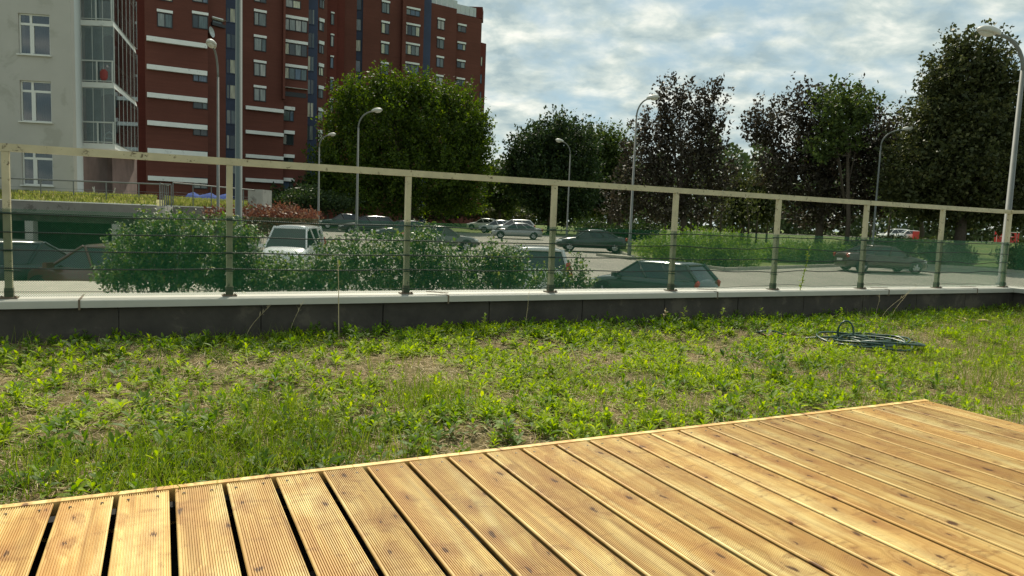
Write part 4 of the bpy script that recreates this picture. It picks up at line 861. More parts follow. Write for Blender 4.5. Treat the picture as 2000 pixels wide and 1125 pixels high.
# ------------------------------------------------------------------ terrace with garage below
ter = empty('garage_terrace', at(250, 402, 27.5), 'raised grassy terrace over an open garage with concrete fascia and pillars', 'terrace'); tl = np.array(ter.location)
T0 = at(-300, 380, 26.5); T1 = at(305, 402, 27.0); T1b = at(322, 401, 29.5); T2 = at(520, 409, 38)
def tb(m, P0, P1, z0, z1, dep, off=0.0):
    u_, n_, L_, _ = wall_frame(P0, P1); q = [P0[:2]-n_*off, P1[:2]-n_*off, P1[:2]-n_*(off+dep), P0[:2]-n_*(off+dep)]; m.prism([(p[0]-tl[0], p[1]-tl[1]) for p in q], z0-tl[2], z1-tl[2])
for (P0, P1, nm) in ((T0, T1, 'fascia'), (T1, T1b, 'fascia'), (T1b, T2, 'fascia')):
    m = MB(); tb(m, P0, P1, -0.43, 0.0, 0.3); m.build(nm, M['concrete'], ter)
    if P0 is not T1: m = MB(); tb(m, P0, P1, 0.001, 0.03, 0.12, -0.03); m.build('coping', M['white'], ter)
m = MB(); tb(m, T0, T1, -0.75, -0.43, 0.3, 0.35); m.build('beam', M['slab'], ter)  # dark stone colour puts the shadow under the fascia into the beam
m = MB(); q = [T0, T1, T1b, T2, T2*1.2, T0*1.35]; m.prism([(p[0]-tl[0], p[1]-tl[1]) for p in q], -0.42-tl[2], -0.02-tl[2]); m.build('deck_slab', M['concrete'], ter)
u3, n3, L3, r3 = wall_frame(T0, T1)
for px in (-170, 50, 221, 292):
    p = hitz(px, 450, T0, T1)[:2]-n3*0.35; m = MB(); m.box((p[0]-tl[0], p[1]-tl[1], (-0.74-2.5)/2-tl[2]), (0.30, 0.3, 1.75), r3); m.build('pillar', M['plaster'], ter)
m = MB(); tb(m, T0, T1, -2.5, -1.78, 0.15, 0.5); m.build('low_wall', M['concrete'], ter)
m = MB(); tb(m, T0, T1, -2.5, -0.45, 0.2, 6.0); m.build('garage_wall', M['slab'], ter)
m = MB(); tb(m, T1b, T2, -2.5, -0.43, 0.2, 0.3); m.build('garage_wall', M['concrete'], ter)
m = MB(); V = []
for P, o_ in ((T0, 0), (T1, 0), (T1, 2.4), (T1b, 0), (T2, 0)):
    for d, z in ((0.32, -0.01), (1.6, 0.22), (6.5, 0.30)): f_ = 1+(d+o_)/float(P[:2]@F2); V.append(np.array([P[0]*f_-tl[0], P[1]*f_-tl[1], z-tl[2]]))
m.add(V, [(i*3+j, (i+1)*3+j, (i+1)*3+j+1, i*3+j+1) for i in (0, 2, 3) for j in range(2)]); m.build('bank', M['bank'], ter)
def terrace_grass():
    V_, F_ = [], []; n = 14000; k = np.where(rng.uniform(size=n) < 0.45, 0, 2); a = rng.uniform(0, 1, n); P = [T0, T1, T1b, T2]
    A = np.array([P[i] for i in k]); B_ = np.array([P[i+1] for i in k]); q = A+(B_-A)*a[:, None]; d = rng.uniform(0.05, 3.5, n); z = np.interp(d, [0.3, 1.6, 3.5], [0.0, 0.23, .26]); fq = 1+d/(q[:, :2]@F2); pos = np.stack([q[:, 0]*fq, q[:, 1]*fq, z], 1)
    L = rng.uniform(0.08, 0.26, n); ax = rng.normal(0, .3, (n, 3)); ax[:, 2] = 1; ax /= np.linalg.norm(ax, axis=1)[:, None]; V, Fc = leaf_quads(pos-tl, L, np.full(n, 0.05), ax, rdirs(n)); o = link('grass', npmesh('grass', V, Fc, M['blade_pale']), ter); tag(o, kind='stuff')
terrace_grass()
tr_ = empty('terrace_railing', at(250, 390, 28.5), 'thin grey steel railing around the grassy garage terrace', 'railing'); trl = np.array(tr_.location)
def railing(P0, P1, zr, n, zb=0.2):
    P0 = np.array(P0); P1 = np.array(P1); 
    m = MB(); m.tube([(P0[0]-trl[0], P0[1]-trl[1], zr-trl[2]), (P1[0]-trl[0], P1[1]-trl[1], zr-trl[2])], 0.03, 6); m.build('handrail', M['metal_light'], tr_)
    for q in (0.2, 0.35, 0.5):
        m = MB(); z = zb+(zr-zb)*q; m.tube([(P0[0]-trl[0], P0[1]-trl[1], z-trl[2]), (P1[0]-trl[0], P1[1]-trl[1], z-trl[2])], 0.008, 4); m.build('rail_wire', M['metal_light'], tr_)
    for i in range(n+1):
        p = P0+(P1-P0)*i/n; m = MB(); m.bbox((p[0]-trl[0]-.022, p[1]-trl[1]-.022, -0.02-trl[2]), (p[0]-trl[0]+.022, p[1]-trl[1]+.022, zr-trl[2]-.02)); m.build('post', M['metal_light'], tr_)
o1 = np.array([*(F2*1.2), 0]); railing(T0+o1, T1+o1, 0.84, 9); railing(T1+np.array([*(F2*.3), 0]), T1b+np.array([*(F2*.3), 0]), 0.84, 4); railing(T1b+o1*.6, T2+o1*.6, 0.98, 6)
# end box, tarp and clutter on the terrace
p = at(508, 388, 37.6); m = MB(); m.box((p[0], p[1], 0.5), (0.75, 1.4, 1.05), -YAW); tag(m.build('planter_box', M['concrete']), 'grey concrete box closing the end of the terrace', 'planter')
p = at(412, 381, 42); m = MB(); V = []
for j in range(5):
    for i in range(9): V.append((p[0]+R2[0]*(i-4)*.33+F2[0]*(j-2)*.3, p[1]+R2[1]*(i-4)*.33+F2[1]*(j-2)*.3, p[2]-0.35+0.5*math.exp(-((j-2)/1.4)**2)*(0.8+0.2*math.sin(i*2.1))))
m.add(V, [(j*9+i, j*9+i+1, (j+1)*9+i+1, (j+1)*9+i) for j in range(4) for i in range(8)]); m.add([(v[0], v[1], p[2]-0.36) for v in V], [(j*9+i, (j+1)*9+i, (j+1)*9+i+1, j*9+i+1) for j in range(4) for i in range(8)])
tag(m.build('blue_tarp', M['tarp'], smooth=True), 'rumpled blue tarpaulin behind the terrace railing', 'tarp')
p = at(196, 374, 33.5); m = MB()
for i in range(16): 
    a, b = random.uniform(-.7, .7), random.uniform(0, .5); m.tube([(p[0]+R2[0]*a, p[1]+R2[1]*a, .25), (p[0]+R2[0]*(a+random.uniform(-.3, .3)), p[1]+R2[1]*(a+random.uniform(-.3, .3)), .3+b)], [0.06, 0.02], 5)
tag(m.build('brush_pile', M['plaster']), 'pale heap of cut boards and branches on the terrace by the house', 'heap')

# ================================================================== RED BRICK BLOCK
bb = empty('brick_apartment_block', foot(620, 95), 'tall stepped red brick apartment block with white lintels and navy recesses', 'building'); bl = np.array(bb.location)
SEG = {}
def bwall(key, px0, t0, px1, t1, mtl='brick', ztop=44.0, dep=14.0, yref=200, name='wall', z0=-3.0):
    P0 = at(px0, yref, 1.0); P0 = P0/(P0[:2]@F2)*t0; P1 = at(px1, yref, 1.0); P1 = P1/(P1[:2]@F2)*t1
    P0 = np.array([P0[0], P0[1], 0]); P1 = np.array([P1[0], P1[1], 0]); SEG[key] = (P0, P1)
    u_, n_, L_, _ = wall_frame(P0, P1); q = [P0[:2], P1[:2], P1[:2]*(1+dep/t1), P0[:2]*(1+dep/t0)]; m = MB(); m.prism([(p[0]-bl[0], p[1]-bl[1]) for p in q], z0-bl[2], ztop-bl[2]); return m.build(name, M[mtl], bb)
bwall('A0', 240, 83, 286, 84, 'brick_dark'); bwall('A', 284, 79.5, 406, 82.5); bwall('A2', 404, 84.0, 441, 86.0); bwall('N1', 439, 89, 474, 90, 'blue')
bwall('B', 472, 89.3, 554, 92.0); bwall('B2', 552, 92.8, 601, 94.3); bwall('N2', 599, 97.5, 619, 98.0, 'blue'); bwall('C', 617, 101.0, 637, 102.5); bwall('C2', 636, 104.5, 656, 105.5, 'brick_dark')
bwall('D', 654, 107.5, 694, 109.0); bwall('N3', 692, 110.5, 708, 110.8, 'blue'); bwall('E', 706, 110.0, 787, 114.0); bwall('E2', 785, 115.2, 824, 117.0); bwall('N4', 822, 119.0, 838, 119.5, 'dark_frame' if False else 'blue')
zr1 = (hor(860)-26)/FPX*121.5
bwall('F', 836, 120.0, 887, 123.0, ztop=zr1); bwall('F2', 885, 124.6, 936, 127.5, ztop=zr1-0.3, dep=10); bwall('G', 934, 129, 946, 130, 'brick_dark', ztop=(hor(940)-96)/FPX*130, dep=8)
# roof terrace screen
P0, P1 = SEG['F']; Q0, Q1 = SEG['F2']; pass
for (A_, B_, n_) in ((P0, P1, 5), (Q0, Q1, 6)):
    for i in range(n_):
        a = A_+(B_-A_)*(i+.03)/n_; b = A_+(B_-A_)*(i+.97)/n_; u_, nn_, L_, r_ = wall_frame(a, b); c = (a+b)/2+np.array([*(F2*.8), 0]); scr = MB(); scr.box((c[0]-bl[0], c[1]-bl[1], zr1+0.75-bl[2]), (L_, 0.08, 1.5), r_); scr.build('roof_screen', M['plaster_light'], bb)
m = MB(); c = (Q0+Q1)/2+np.array([*(F2*3), 0]); m.box((c[0]-bl[0], c[1]-bl[1], zr1+0.8-bl[2]), (4.4, 3, 1.9), -YAW); m.build('roof_hut', M['brick_dark'], bb)
_wm = {}
def bwin(key, px, py, w, h, nf, npanes=2, FH=3.0, lintel=True, lmat='white', frame='dark_frame', lh=0.28, lw=None, kdown=0, recess=False, uneven=True):
    """a column of windows: px, py = centre of the one seen highest in the photograph, then FH apart going down"""
    P0, P1 = SEG[key]; u_, n_, L_, rz = wall_frame(P0, P1); hit = hitz(px, py, P0, P1)
    for k in range(nf):
        z = hit[2]-FH*k; c = Vector((hit[0]-bl[0], hit[1]-bl[1], z-bl[2])); 
        sgn = 1
        kk = ('f', round(w, 2), round(h, 2), npanes)
        # frame mesh in wall coordinates: x along, y = outward
        def tr(m_): 
            for i, v in enumerate(m_.v):
                m_.v[i] = (v[0]*u_[0]+v[1]*n_[0], v[0]*u_[1]+v[1]*n_[1], v[2])
            return m_
        f = MB(); b = 0.09; edges = [-w/2+w*j/npanes for j in range(npanes+1)]
        if npanes == 2 and uneven: edges[1] += w*random.choice((-.12, .0, .14))
        f.box((0, 0.03, h/2-b/2), (w, 0.12, b)); f.box((0, 0.03, -h/2+b/2), (w, 0.12, b))
        for j, e in enumerate(edges): f.box((min(max(e, -w/2+b/2), w/2-b/2), 0.03, 0), (b if j in (0, npanes) else b*1.1, 0.10, h-2*b))
        f.box((0, 0.006, 0), (w*0.999, 0.012, h*0.999))
        wo = link('window', tr(f).mesh('window', M[frame]), bb, c)
        for j in range(npanes):
            g = MB(); x0_, x1_ = edges[j]+b*.6, edges[j+1]-b*.6; g.box(((x0_+x1_)/2, 0.04, 0), (x1_-x0_, 0.02, h-2*b)); 
            link('pane', tr(g).mesh('pane', M['pane']), wo)
        if lintel:
            l = MB(); l.box((0, 0.07, h/2+lh*.5+0.06), ((lw or w)*1.04, 0.2, lh)); link('lintel', tr(l).mesh('lintel', M[lmat]), bb, c)
        if recess:
            l = MB(); l.box((0, 0.10, -h/2-0.5), (w*1.06, 0.28, 0.9)); link('balcony_front', tr(l).mesh('balcony_front', M['brick']), bb, c)
bwin('A', 322, 40, 1.5, 1.5, 1); bwin('A', 391, 43, 1.6, 1.45, 1); bwin('A', 391, -8, 1.6, 1.45, 1); bwin('A', 322, -12, 1.5, 1.5, 1)
bwin('A', 391, 149, 1.5, 1.25, 5, lintel=False, FH=2.95)
bwin('A2', 424, 45, 1.3, 0.5, 1, 1, lintel=True)
bwin('N1', 451, 30, 1.1, 1.75, 7, 2, lintel=False, frame='blue')
bwin('B', 508, 38, 1.45, 1.55, 4); bwin('B', 508, -8, 1.45, 1.55, 1)
bwin('B2', 577, 50, 2.95, 1.45, 3, 4, FH=2.98, uneven=False, lh=0.34); bwin('B2', 572, 8, 1.9, 1.0, 1, 2, lintel=False)
bwin('B', 545, 226, 0.02, 0.02, 0)
bwin('B2', 563, 226, 1.35, 1.35, 4, FH=2.98, lintel=False)
bwin('N2', 608, 33, 0.9, 2.0, 6, 2, lintel=False, frame='blue')
bwin('C', 628, 8, 0.85, 1.15, 8, 2, lh=0.45)
bwin('C2', 649, 38, 0.5, 1.5, 6, 1, lh=0.2)
bwin('N3', 700, 8, 0.95, 1.75, 5, 1, lintel=False); 
bwin('E', 753, 16, 1.3, 1.5, 5)
bwin('E2', 806, 25, 2.4, 0.9, 1, 3, uneven=False); bwin('E2', 804, 60, 2.7, 1.5, 4, 4, FH=2.95, uneven=False)
bwin('F', 861, 49, 1.35, 1.45, 4); bwin('F2', 902, 57, 1.6, 1.0, 4, 2, FH=2.95)
bwin('G', 940, 120, 0.4, 1.6, 5, 1, lintel=False)
def band(key, x0, y0, x1, h, nf, FH=2.98):
    P0, P1 = SEG[key]; u_, n_, L_, rz = wall_frame(P0, P1); a = hitz(x0, y0, P0, P1); b = hitz(x1, y0, P0, P1)
    for k in range(nf):
        c = (a+b)/2; m = MB(); m.box((c[0]-bl[0]+n_[0]*.18, c[1]-bl[1]+n_[1]*.18, a[2]-FH*k-bl[2]), (np.linalg.norm((b-a)[:2]), 0.42, h), rz); m.build('band', M['white'], bb)
band('A', 286, 75, 404, 0.50, 6, 2.97); band('B', 479, 210, 553, 0.42, 4, 2.9); band('B2', 554, 211, 575, 0.42, 4, 2.98)
def facebox(key, x0, y0, x1, y1, out, mtl, name):
    P0, P1 = SEG[key]; u_, n_, L_, rz = wall_frame(P0, P1); a = hitz(x0, y0, P0, P1); b = hitz(x1, y1, P0, P1); m = MB(); c = (a+b)/2
    m.box((c[0]-bl[0]+n_[0]*out/2, c[1]-bl[1]+n_[1]*out/2, c[2]-bl[2]), (np.linalg.norm((b-a)[:2]), out, abs(a[2]-b[2])), rz); return m.build(name, M[mtl], bb)
facebox('A2', 412, 35, 438, 42, 0.5, 'white', 'lintel'); facebox('A2', 412, 43, 438, 56, 0.3, 'dark_frame', 'recess'); facebox('B2', 553, 170, 600, 176, 0.5, 'white', 'lintel'); facebox('B2', 554, 178, 598, 192, 0.05, 'dark_frame', 'recess')  # dark boxes on the wall stand in for the shade inside open recesses
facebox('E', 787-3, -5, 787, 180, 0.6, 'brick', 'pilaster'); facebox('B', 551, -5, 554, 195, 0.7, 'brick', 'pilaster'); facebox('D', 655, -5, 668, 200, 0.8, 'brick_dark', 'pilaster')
# satellite dish
P0, P1 = SEG['A2']; p = hitz(413, 63, P0, P1); u_, n_, L_, rz = wall_frame(P0, P1); bm = bmesh.new(); bmesh.ops.create_uvsphere(bm, u_segments=16, v_segments=10, radius=0.75)
bmesh.ops.delete(bm, geom=[v for v in bm.verts if v.co.z > -0.38], context='VERTS'); bmesh.ops.solidify(bm, geom=bm.faces[:], thickness=0.03)
me = bpy.data.meshes.new('satellite_dish'); bm.to_mesh(me); bm.free(); me.materials.append(M['plaster_light'])
o = link('satellite_dish', me, bb); o.location = Vector((p[0]-bl[0]+n_[0]*0.8, p[1]-bl[1]+n_[1]*0.8, p[2]-bl[2])); o.rotation_euler = (math.radians(80), 0, math.atan2(n_[1], n_[0])+math.radians(120))
m = MB(); m.tube([(0, 0, -.7), (0, 0, -1.3)], 0.05, 6); m.build('bracket', M['metal_light'], o)

# ================================================================== STREET LAMPS
def lamp(px, t, py_head, head_px, label, r=0.09, reach=None, group='street lamps around the parking lot', toward=0.0):
    b = foot(px, t); d = at(head_px, py_head, 1.0); zt_h = None
    base = Vector((b[0], b[1], b[2])); topz = d[2]*t/float(d[:2]@F2)
    H = topz-b[2]; hs = (d[:2]@R2)/(d[:2]@F2)*t; ps = b[:2]@R2; rc = hs-ps
    root = empty('street_lamp', base, label, 'street lamp', group)
    m = MB(); m.tube([(0, 0, -0.1), (0, 0, H*0.12), (0, 0, H*0.122), (0, 0, H-1.1)], [r*1.25, r*1.2, r*0.85, r*0.5], 10); m.build('pole', M['metal_light'], root, smooth=True)
    dx, dy = R2[0]*rc-F2[0]*toward, R2[1]*rc-F2[1]*toward; pts = []
    for i in range(9):
        f = i/8; a = f*math.pi/2; pts.append((dx*0.82*(1-math.cos(a)), dy*0.82*(1-math.cos(a)), H-1.12+1.05*math.sin(a)))
    m = MB(); m.tube(pts, [r*0.48]*7+[r*0.42]*2, 8); m.build('arm', M['metal_light'], root, smooth=True)
    L = 0.72; yaw = math.atan2(dy, dx); bm = bmesh.new(); bmesh.ops.create_uvsphere(bm, u_segments=14, v_segments=10, radius=0.5)
    for v in bm.verts:
        q = v.co; wdt = 0.34*(1.0 if q.x > 0 else 1-0.35*abs(q.x)*2); v.co = Vector((q.x*L*1.05, q.y*wdt*1.15, max(q.z, -0.12)*0.34))
    me = bpy.data.meshes.new('lamp_head'); bm.to_mesh(me); bm.free(); me.materials.append(M['lamp_shell'])
    for p in me.polygons: p.use_smooth = True
    h = link('lamp_head', me, root); h.location = (dx, dy, H); h.rotation_euler = (0, -0.18, yaw)
    bm = bmesh.new(); bmesh.ops.create_uvsphere(bm, u_segments=12, v_segments=8, radius=0.5)
    for v in bm.verts: v.co = Vector((v.co.x*0.46, v.co.y*0.28, v.co.z*0.22-0.03)) 
    me = bpy.data.meshes.new('glass_cover'); bm.to_mesh(me); bm.free(); me.materials.append(M['lamp_glass'])
    for p in me.polygons: p.use_smooth = True
    g = link('glass_cover', me, h); g.location = (0.08, 0, -0.02)
    return root
lamp(426, 30.6, 97, 431, 'slim lamp with a pale round head before the brick block, left of the thick mast', 0.085, toward=0.9)
lamp(622, 64, 263, 648, 'lamp with a short arm at the navy recess of the brick block', 0.11)
lamp(697, 47, 216, 736, 'lamp with a pale head in front of the bright green tree', 0.10)
lamp(1108, 62, 275, 1093, 'faint lamp in front of the dark round tree, its arm to the left', 0.08)
lamp(1232, 42, 191, 1275, 'lamp on the kerb island before the first purple maple', 0.095)
lamp(1706, 47, 252, 1772, 'lamp between the wider maple and the tallest tree', 0.09)
lamp(1964, 22.5, 62, 1932, 'nearest lamp at the right edge, its head above the tallest tree', 0.12)
# thick mast without a visible head
b = foot(466, 24.0); root = empty('tall_mast', b, 'thick grey green mast beside the second railing post, its top out of view', 'mast'); m = MB(); m.tube([(0, 0, -.1), (0, 0, 1.2), (0, 0, 1.22), (0, 0, 13)], [0.16, 0.16, 0.115, 0.095], 14); m.build('pole', M['mast'], root, smooth=True)
m = MB(); m.box((0, 0, 1.22), (0.36, 0.36, 0.05)); m.build('collar', M['mast'], root)

# ================================================================== CARS
def car(px, t, head, kind, col, label, dz=0.0, scale=1.0, metal=0.3, group='cars parked in the lot', name='parked_car', rough=0.28, cat='car'):
    """head: heading in degrees, 0 faces right in the picture, 90 away, 180 left, -90 towards us"""
    K = dict(sedan=(4.55, 1.78, 1.45, [(-2.27, .62, .62), (-2.22, .96, .74), (-1.95, 1.02, .86), (-1.2, 1.0, .9), (0, .96, .9), (.95, .93, .89), (1.6, .86, .85), (2.05, .74, .76), (2.25, .55, .62)], (-1.62, -0.82, 0.30, 1.05)),
             hatch=(4.1, 1.75, 1.50, [(-2.05, .6, .68), (-2.02, .92, .80), (-1.8, .98, .88), (-1.0, .98, .9), (0, .95, .9), (.9, .93, .89), (1.5, .86, .84), (1.9, .74, .74), (2.05, .55, .6)], (-1.93, -1.45, 0.22, 1.0)),
             wagon=(4.35, 1.76, 1.50, [(-2.17, .6, .70), (-2.14, .94, .82), (-1.9, .99, .88), (-1.0, .98, .9), (0, .95, .9), (.9, .93, .89), (1.55, .86, .84), (1.98, .74, .74), (2.17, .55, .6)], (-2.08, -1.62, 0.20, 1.0)),
             suv=(4.5, 1.85, 1.70, [(-2.25, .75, .7), (-2.22, 1.08, .84), (-2.0, 1.14, .9), (-1, 1.12, .92), (0, 1.1, .92), (1.0, 1.06, .91), (1.7, 1.0, .87), (2.1, .88, .78), (2.25, .65, .64)], (-2.12, -1.75, 0.35, 1.1)),
             van=(4.4, 1.83, 1.92, [(-2.2, 1.0, .8), (-2.19, 1.15, .88), (-2.0, 1.2, .91), (-1, 1.2, .92), (0, 1.18, .92), (1.1, 1.12, .91), (1.7, 1.02, .88), (2.05, .86, .8), (2.2, .62, .66)], (-2.12, -2.02, 0.75, 1.5)))[kind]
    L, Wd, H, ST, (g0, g1, g2, g3) = K
    g = foot(px, t); g[2] += dz
    root = empty(name, (g[0], g[1], g[2]+0.03), label, cat, group, math.radians(head)-YAW); root.scale = (scale,)*3
    pm_ = paint('car_paint', col, metal, rough); V = []; n = 9
    for (x, top, hw) in ST:
        w = hw; pr = [(0, .22), (w*.9, .22), (w*.985, .34), (w, .56), (w*.985, top*.80), (w*.94, top*.95), (w*.80, top+.0), (w*.4, top+.022), (0, top+.03)]
        V += [(x, y, z) for y, z in pr]+[(x, -y, z) for y, z in pr[1:-1][::-1]]
    r = 16; Fc = [(i*r+k, i*r+(k+1) % r, (i+1)*r+(k+1) % r, (i+1)*r+k) for i in range(len(ST)-1) for k in range(r)]+[tuple(range(r))[::-1], tuple((len(ST)-1)*r+k for k in range(r))]
    m = MB(); m.add(V, Fc); b = m.build('body', pm_, root, smooth=True); sm = b.modifiers.new('s', 'SUBSURF'); sm.levels = 1; sm.render_levels = 1
    def belt(x): return float(np.interp(x, [s[0] for s in ST], [s[1] for s in ST]))
    wb, wr = Wd/2*.93, Wd/2*.74; B4 = [(g0, belt(g0)-.03, wb*.93), (g1, H-.10, wr*.94), ((g1+g2)/2, H-.055, wr), (g2, H-.08, wr*.97), (g3, belt(g3)-.03, wb)]
    # glasshouse: lower loop at the belt, upper loop at the roof
    lo = [(g0, wb*.90), (g0*.55, wb*.985), ((g0+g3)/2+.3, wb), (g3, wb*.93)]; hi = [(g1, wr*.93), (g1*.5+.05, wr), (g2*.6, wr), (g2, wr*.93)]
    V = [(x, s*y, belt(x)-.04) for s in (1, -1) for x, y in lo]+[(x, s*y, H-.09) for s in (1, -1) for x, y in hi]
    Fc = []
    for k in range(3): Fc += [(k, k+1, 8+k+1, 8+k), (4+k+1, 4+k, 12+k, 12+k+1)]
    Fc += [(4, 0, 8, 12), (3, 7, 15, 11)]; m = MB(); m.add(V, Fc); m.build('window_glass', M['car_glass'], root)
    m = MB(); N = 7; V = []
    for i in range(N):
        f = i/(N-1); x = g1-.06+(g2-g1+.12)*f; z = H-.085+.085*math.sin(math.pi*(0.12+0.76*f))**.6
        for j in range(7): a = j/6*2-1; V.append((x, a*wr*(1.0+.02)*(0.96 if i in (0, N-1) else 1), z-.055*a**4-.02*a*a))
    m.add(V, [(i*7+j, (i+1)*7+j, (i+1)*7+j+1, i*7+j+1) for i in range(N-1) for j in range(6)]); nb_ = len(m.v); m.add([(v[0], v[1], H-(.24 if kind == 'van' else .12)) for v in V], [(i*7+j, i*7+j+1, (i+1)*7+j+1, (i+1)*7+j) for i in range(N-1) for j in range(6)])
    ring = [j for j in range(7)]+[i*7+6 for i in range(1, N)]+[(N-1)*7+j for j in range(5, -1, -1)]+[i*7 for i in range(N-2, 0, -1)]
    m.f += [(ring[k], ring[(k+1) % len(ring)], nb_+ring[(k+1) % len(ring)], nb_+ring[k]) for k in range(len(ring))]; m.build('roof', pm_, root, smooth=True)
    for s in (1, -1):
        for (a, bq, rr) in (((g3, wb*.93*s, belt(g3)-.02), (g2, wr*.93*s, H-.08), .035), ((g0, wb*.90*s, belt(g0)-.02), (g1, wr*.93*s, H-.08), .055), (((g0+g3)/2+.25, wb*1.0*s, belt(0)-.02), (g2*.55, wr*1.01*s, H-.09), .035), ((g0*.55, wb*.985*s, belt(0)-.02), (g1*.5+.05, wr*1.01*s, H-.09), .03)):
            m = MB(); m.tube([a, bq], rr, 6); m.build('pillar', pm_, root)
        m = MB(); m.tube([(g0*.9, (wb*.995+.012)*s, belt(0)-.03), (g3*.95, (wb*.985+.012)*s, belt(g3)-.035)], .012, 5); m.build('window_trim', M['metal_light'], root)
        m = MB(); m.box((g3-.12, s*(wb+.13), belt(g3)+.03), (.12, .2, .13)); mm = m.build('mirror', pm_, root)
        # lamps
        m = MB(); x = ST[-2][0]; m.tube([(x-.12, s*ST[-2][2]*.96, ST[-2][1]-.07), (x+.03, s*ST[-2][2]*.80, ST[-2][1]-.10), (x+.13, s*ST[-2][2]*.55, ST[-2][1]-.14)], [.06, .085, .06], 8); m.build('headlight', M['headlight'], root, smooth=True)
        m = MB(); x = ST[0][0]; zt2 = ST[1][1]-.12; hh = .35 if kind in ('van', 'suv') else .1; m.tube([(x+.08, s*(ST[1][2]-.02), zt2-.08), (x+.04, s*(ST[1][2]-.08), zt2+hh*.5), (x+.06, s*(ST[1][2]-.12), zt2+hh)], [.07, .08, .05], 8); m.build('tail_light', M['tail'], root, smooth=True)
    wr_ = .32 if kind not in ('suv', 'van') else .34; xf, xb = ST[-1][0]-.82, ST[0][0]+.80
    for x in (xf, xb):
        for s in (1, -1):
            prof = [(wr_*.62, -.1), (wr_*.93, -.105), (wr_, -.07), (wr_, .07), (wr_*.93, .105), (wr_*.62, .1)]; n = 20
            Vt = [(r2*math.cos(2*math.pi*k/n), y, r2*math.sin(2*math.pi*k/n)) for r2, y in prof for k in range(n)]
            m = MB(); m.add(Vt, [(i*n+k, i*n+(k+1) % n, (i+1)*n+(k+1) % n, (i+1)*n+k) for i in range(5) for k in range(n)]); w_ = m.build('wheel', M['tyre'], root, (x, s*(Wd/2-.095), wr_), True)
            m = MB(); m.add([(wr_*.64*math.cos(2*math.pi*k/n), s*.07, wr_*.64*math.sin(2*math.pi*k/n)) for k in range(n)], [tuple(range(n))])
            for k in range(5):
                a = 2*math.pi*k/5; m.tube([(0, s*.085, 0), (wr_*.6*math.cos(a), s*.09, wr_*.6*math.sin(a))], [.05, .03], 5)
            m.build('rim', M['rim'], w_)
            m = MB(); ra = wr_+.055; m.add([(0, s*(Wd/2+.002-.02), 0)]+[(ra*math.cos(a*math.pi/14), s*(Wd/2-.02+.002), ra*math.sin(a*math.pi/14)) for a in range(15)], [(0, k, k+1) for k in range(1, 15)]); m.build('wheel_arch', M['plastic'], root, (x, 0, wr_))
    m = MB(); m.box((ST[0][0]-.005, 0, .62), (.03, .5, .12)); m.build('number_plate', M['plate'], root)
    m = MB(); m.box((ST[-1][0]-.01, 0, .42), (.06, Wd*.62, .14)); m.build('grille', M['plastic'], root)
    return root
car(40, 17.8, 62, 'wagon', (0.012, 0.02, 0.018), 'dark hatchback seen from behind with a rear wiper, leftmost in the lot')
car(215, 17.5, 168, 'hatch', (0.13, 0.045, 0.035), 'brick red car half hidden by the first rose bush')
car(576, 27.5, -86, 'van', (0.75, 0.77, 0.76), 'white van facing us over the rose bushes, windscreen in view', metal=0.0, scale=0.93)
car(672, 66, 195, 'sedan', (0.02, 0.024, 0.03), 'black car farthest left in the dark row under the bright green tree', dz=0.2)
car(716, 58, 200, 'wagon', (0.018, 0.02, 0.026), 'black estate car directly behind the second lamp pole, under the green tree', dz=0.15)
car(790, 50, 205, 'sedan', (0.03, 0.034, 0.04), 'dark glossy car just left of the third railing post', dz=0.1)
car(862, 43, 12, 'sedan', (0.13, 0.13, 0.12), 'grey saloon seen from the side behind the third bay', dz=0.0)
car(948, 88, 165, 'sedan', (0.72, 0.73, 0.72), 'white saloon with red tail lights at the far end of the lot', metal=0.0)
car(975, 78, 170, 'sedan', (0.60, 0.61, 0.60), 'silver saloon between the far white one and the silver estate')
car(1003, 72, 178, 'wagon', (0.62, 0.62, 0.60), 'silver estate car behind the low grey saloon', dz=0.15)
car(1010, 64, 182, 'sedan', (0.34, 0.35, 0.35), 'low grey saloon in front of the silver estate car')
car(1155, 47, 182, 'sedan', (0.02, 0.022, 0.022), 'black car with a reddish roof line right of the fourth railing post', dz=0.02)
car(1040, 21.5, 96, 'suv', (0.60, 0.62, 0.60), 'pale roofed car with dark rear window seen from behind at the fourth post', metal=0.0)
car(1277, 22.3, 139, 'wagon', (0.03, 0.05, 0.042), 'dark green hatchback seen from behind and side in the fifth bay', scale=0.90)
car(1725, 38.5, 4, 'sedan', (0.055, 0.026, 0.021), 'dark red saloon driving right along the access road', group=None, name='moving_car')
car(872, 150, 200, 'suv', (0.75, 0.78, 0.8), 'tiny white car left of two others under the trees, far away', metal=0.0, dz=2.3, group='tiny far cars')
car(924, 165, 180, 'sedan', (0.65, 0.67, 0.66), 'tiny pale car in the middle of the far three under the trees', metal=0.0, dz=1.9, group='tiny far cars')
car(975, 155, 180, 'sedan', (0.6, 0.6, 0.6), 'tiny pale car right of the far three under the trees', metal=0.0, dz=1.7, group='tiny far cars')
car(1735, 142, 180, 'hatch', (0.78, 0.78, 0.74), 'small white car at the far road, leftmost of the white ones', metal=0.0, group='tiny far cars')
car(1751, 137, 180, 'van', (0.78, 0.78, 0.76), 'small white van at the far road in the middle', metal=0.0, group='tiny far cars')
car(1773, 133, 175, 'suv', (0.7, 0.7, 0.68), 'small silver white car at the far road next to the red stand', metal=0.0, group='tiny far cars')

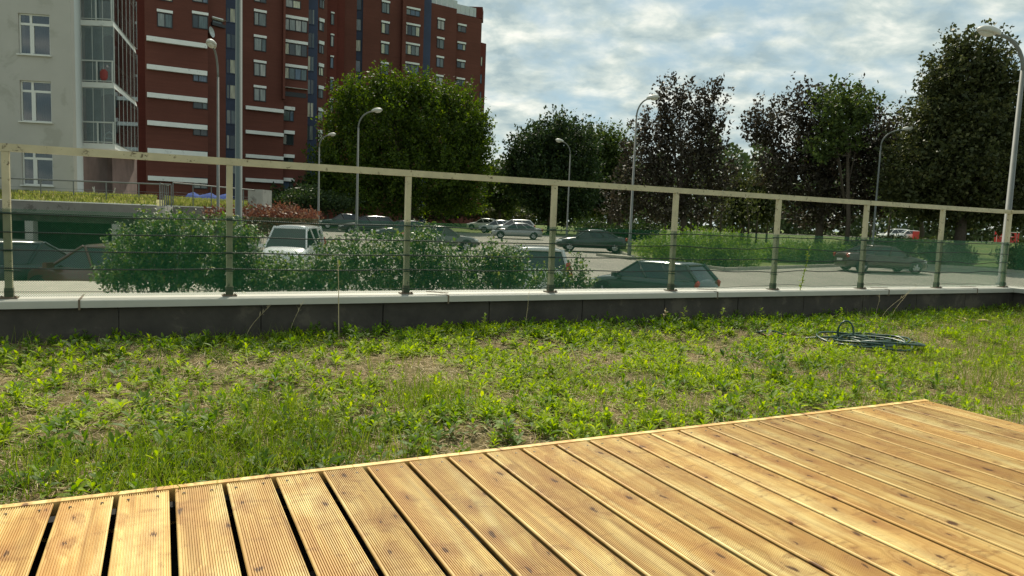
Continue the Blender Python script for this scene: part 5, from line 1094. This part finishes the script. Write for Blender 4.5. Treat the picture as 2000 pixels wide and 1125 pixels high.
# ================================================================== FAR RIGHT: signs
def gbox(px, t, w, h, d, z0, mtl, name, root=None): 
    g = foot(px, t); m = MB(); m.box((g[0], g[1], g[2]+z0+h/2), (w, d, h), -YAW); return m.build(name, M[mtl], root)
g = foot(1966, 138); sg = empty('red_sign', g, 'red roadside sign box with white lettering partly behind the lamp post', 'sign', rotz=-YAW)
m = MB(); m.box((0, 0, 1.15), (4.3, 0.6, 2.0)); m.build('box', M['red'], sg)
m = MB(); m.box((0, -.31, 2.1), (4.3, .04, .1)); m.box((-2.12, -.31, 1.1), (.06, .04, 1.9)); m.build('trim', M['white'], sg)
for s_ in (-1.7, 1.7): m = MB(); m.box((s_, 0, 0.05), (.12, .12, .3)); m.build('leg', M['metal_light'], sg)
fc = bpy.data.curves.new('lettering', 'FONT'); fc.body = 'CIRCL'; fc.size = 0.95; fc.extrude = 0.02; fc.align_x = 'LEFT'; fo = bpy.data.objects.new('tmp', fc); COL.objects.link(fo)
dg = bpy.context.evaluated_depsgraph_get(); me = bpy.data.meshes.new_from_object(fo.evaluated_get(dg)); bpy.data.objects.remove(fo); me.materials.clear(); me.materials.append(M['white'])
lo = link('lettering', me, sg); lo.location = (-1.75, -0.33, 1.25); lo.rotation_euler = (math.pi/2, 0, 0)
st_ = empty('red_stand', foot(1790, 131), 'narrow red stand with pale panels beside the small far cars', 'stand', rotz=-YAW)
m = MB(); m.box((0, 0, .8), (1.1, .5, 1.6)); m.build('panel', M['red'], st_); m = MB(); m.box((.9, 0, 1.2), (.35, .35, 2.4)); m.build('pillar', M['plaster'], st_)
bs = empty('roof_sign', at(1953, 430, 150), 'pale grey lettered board high under the tallest tree', 'sign', rotz=-YAW); m = MB(); m.box((0, 0, 0), (2.2, .2, .75)); m.build('board', M['plaster'], bs); m = MB(); m.box((-.8, .15, -2), (.1, .1, 3.4)); m.box((.8, .15, -2), (.1, .1, 3.4)); m.build('post', M['metal_light'], bs)
for i, (px, t) in enumerate(((1712, 112), (1736, 116), (1918, 120), (1986, 105))):
    g = foot(px, t); rt_ = empty('bollard_lamp', g, ['short post lamp left of the far white cars', 'short post lamp before the far white cars', 'short post lamp on the lawn left of the red sign', 'short post lamp right of the red sign'][i], 'park lamp', 'short post lamps by the far road')
    m = MB(); m.tube([(0, 0, 0), (0, 0, 2.3)], .05, 6); m.build('pole', M['metal_light'], rt_); bm = bmesh.new(); bmesh.ops.create_icosphere(bm, subdivisions=2, radius=0.16); me = bpy.data.meshes.new('globe'); bm.to_mesh(me); bm.free(); me.materials.append(M['white']); link('globe', me, rt_, (0, 0, 2.4))
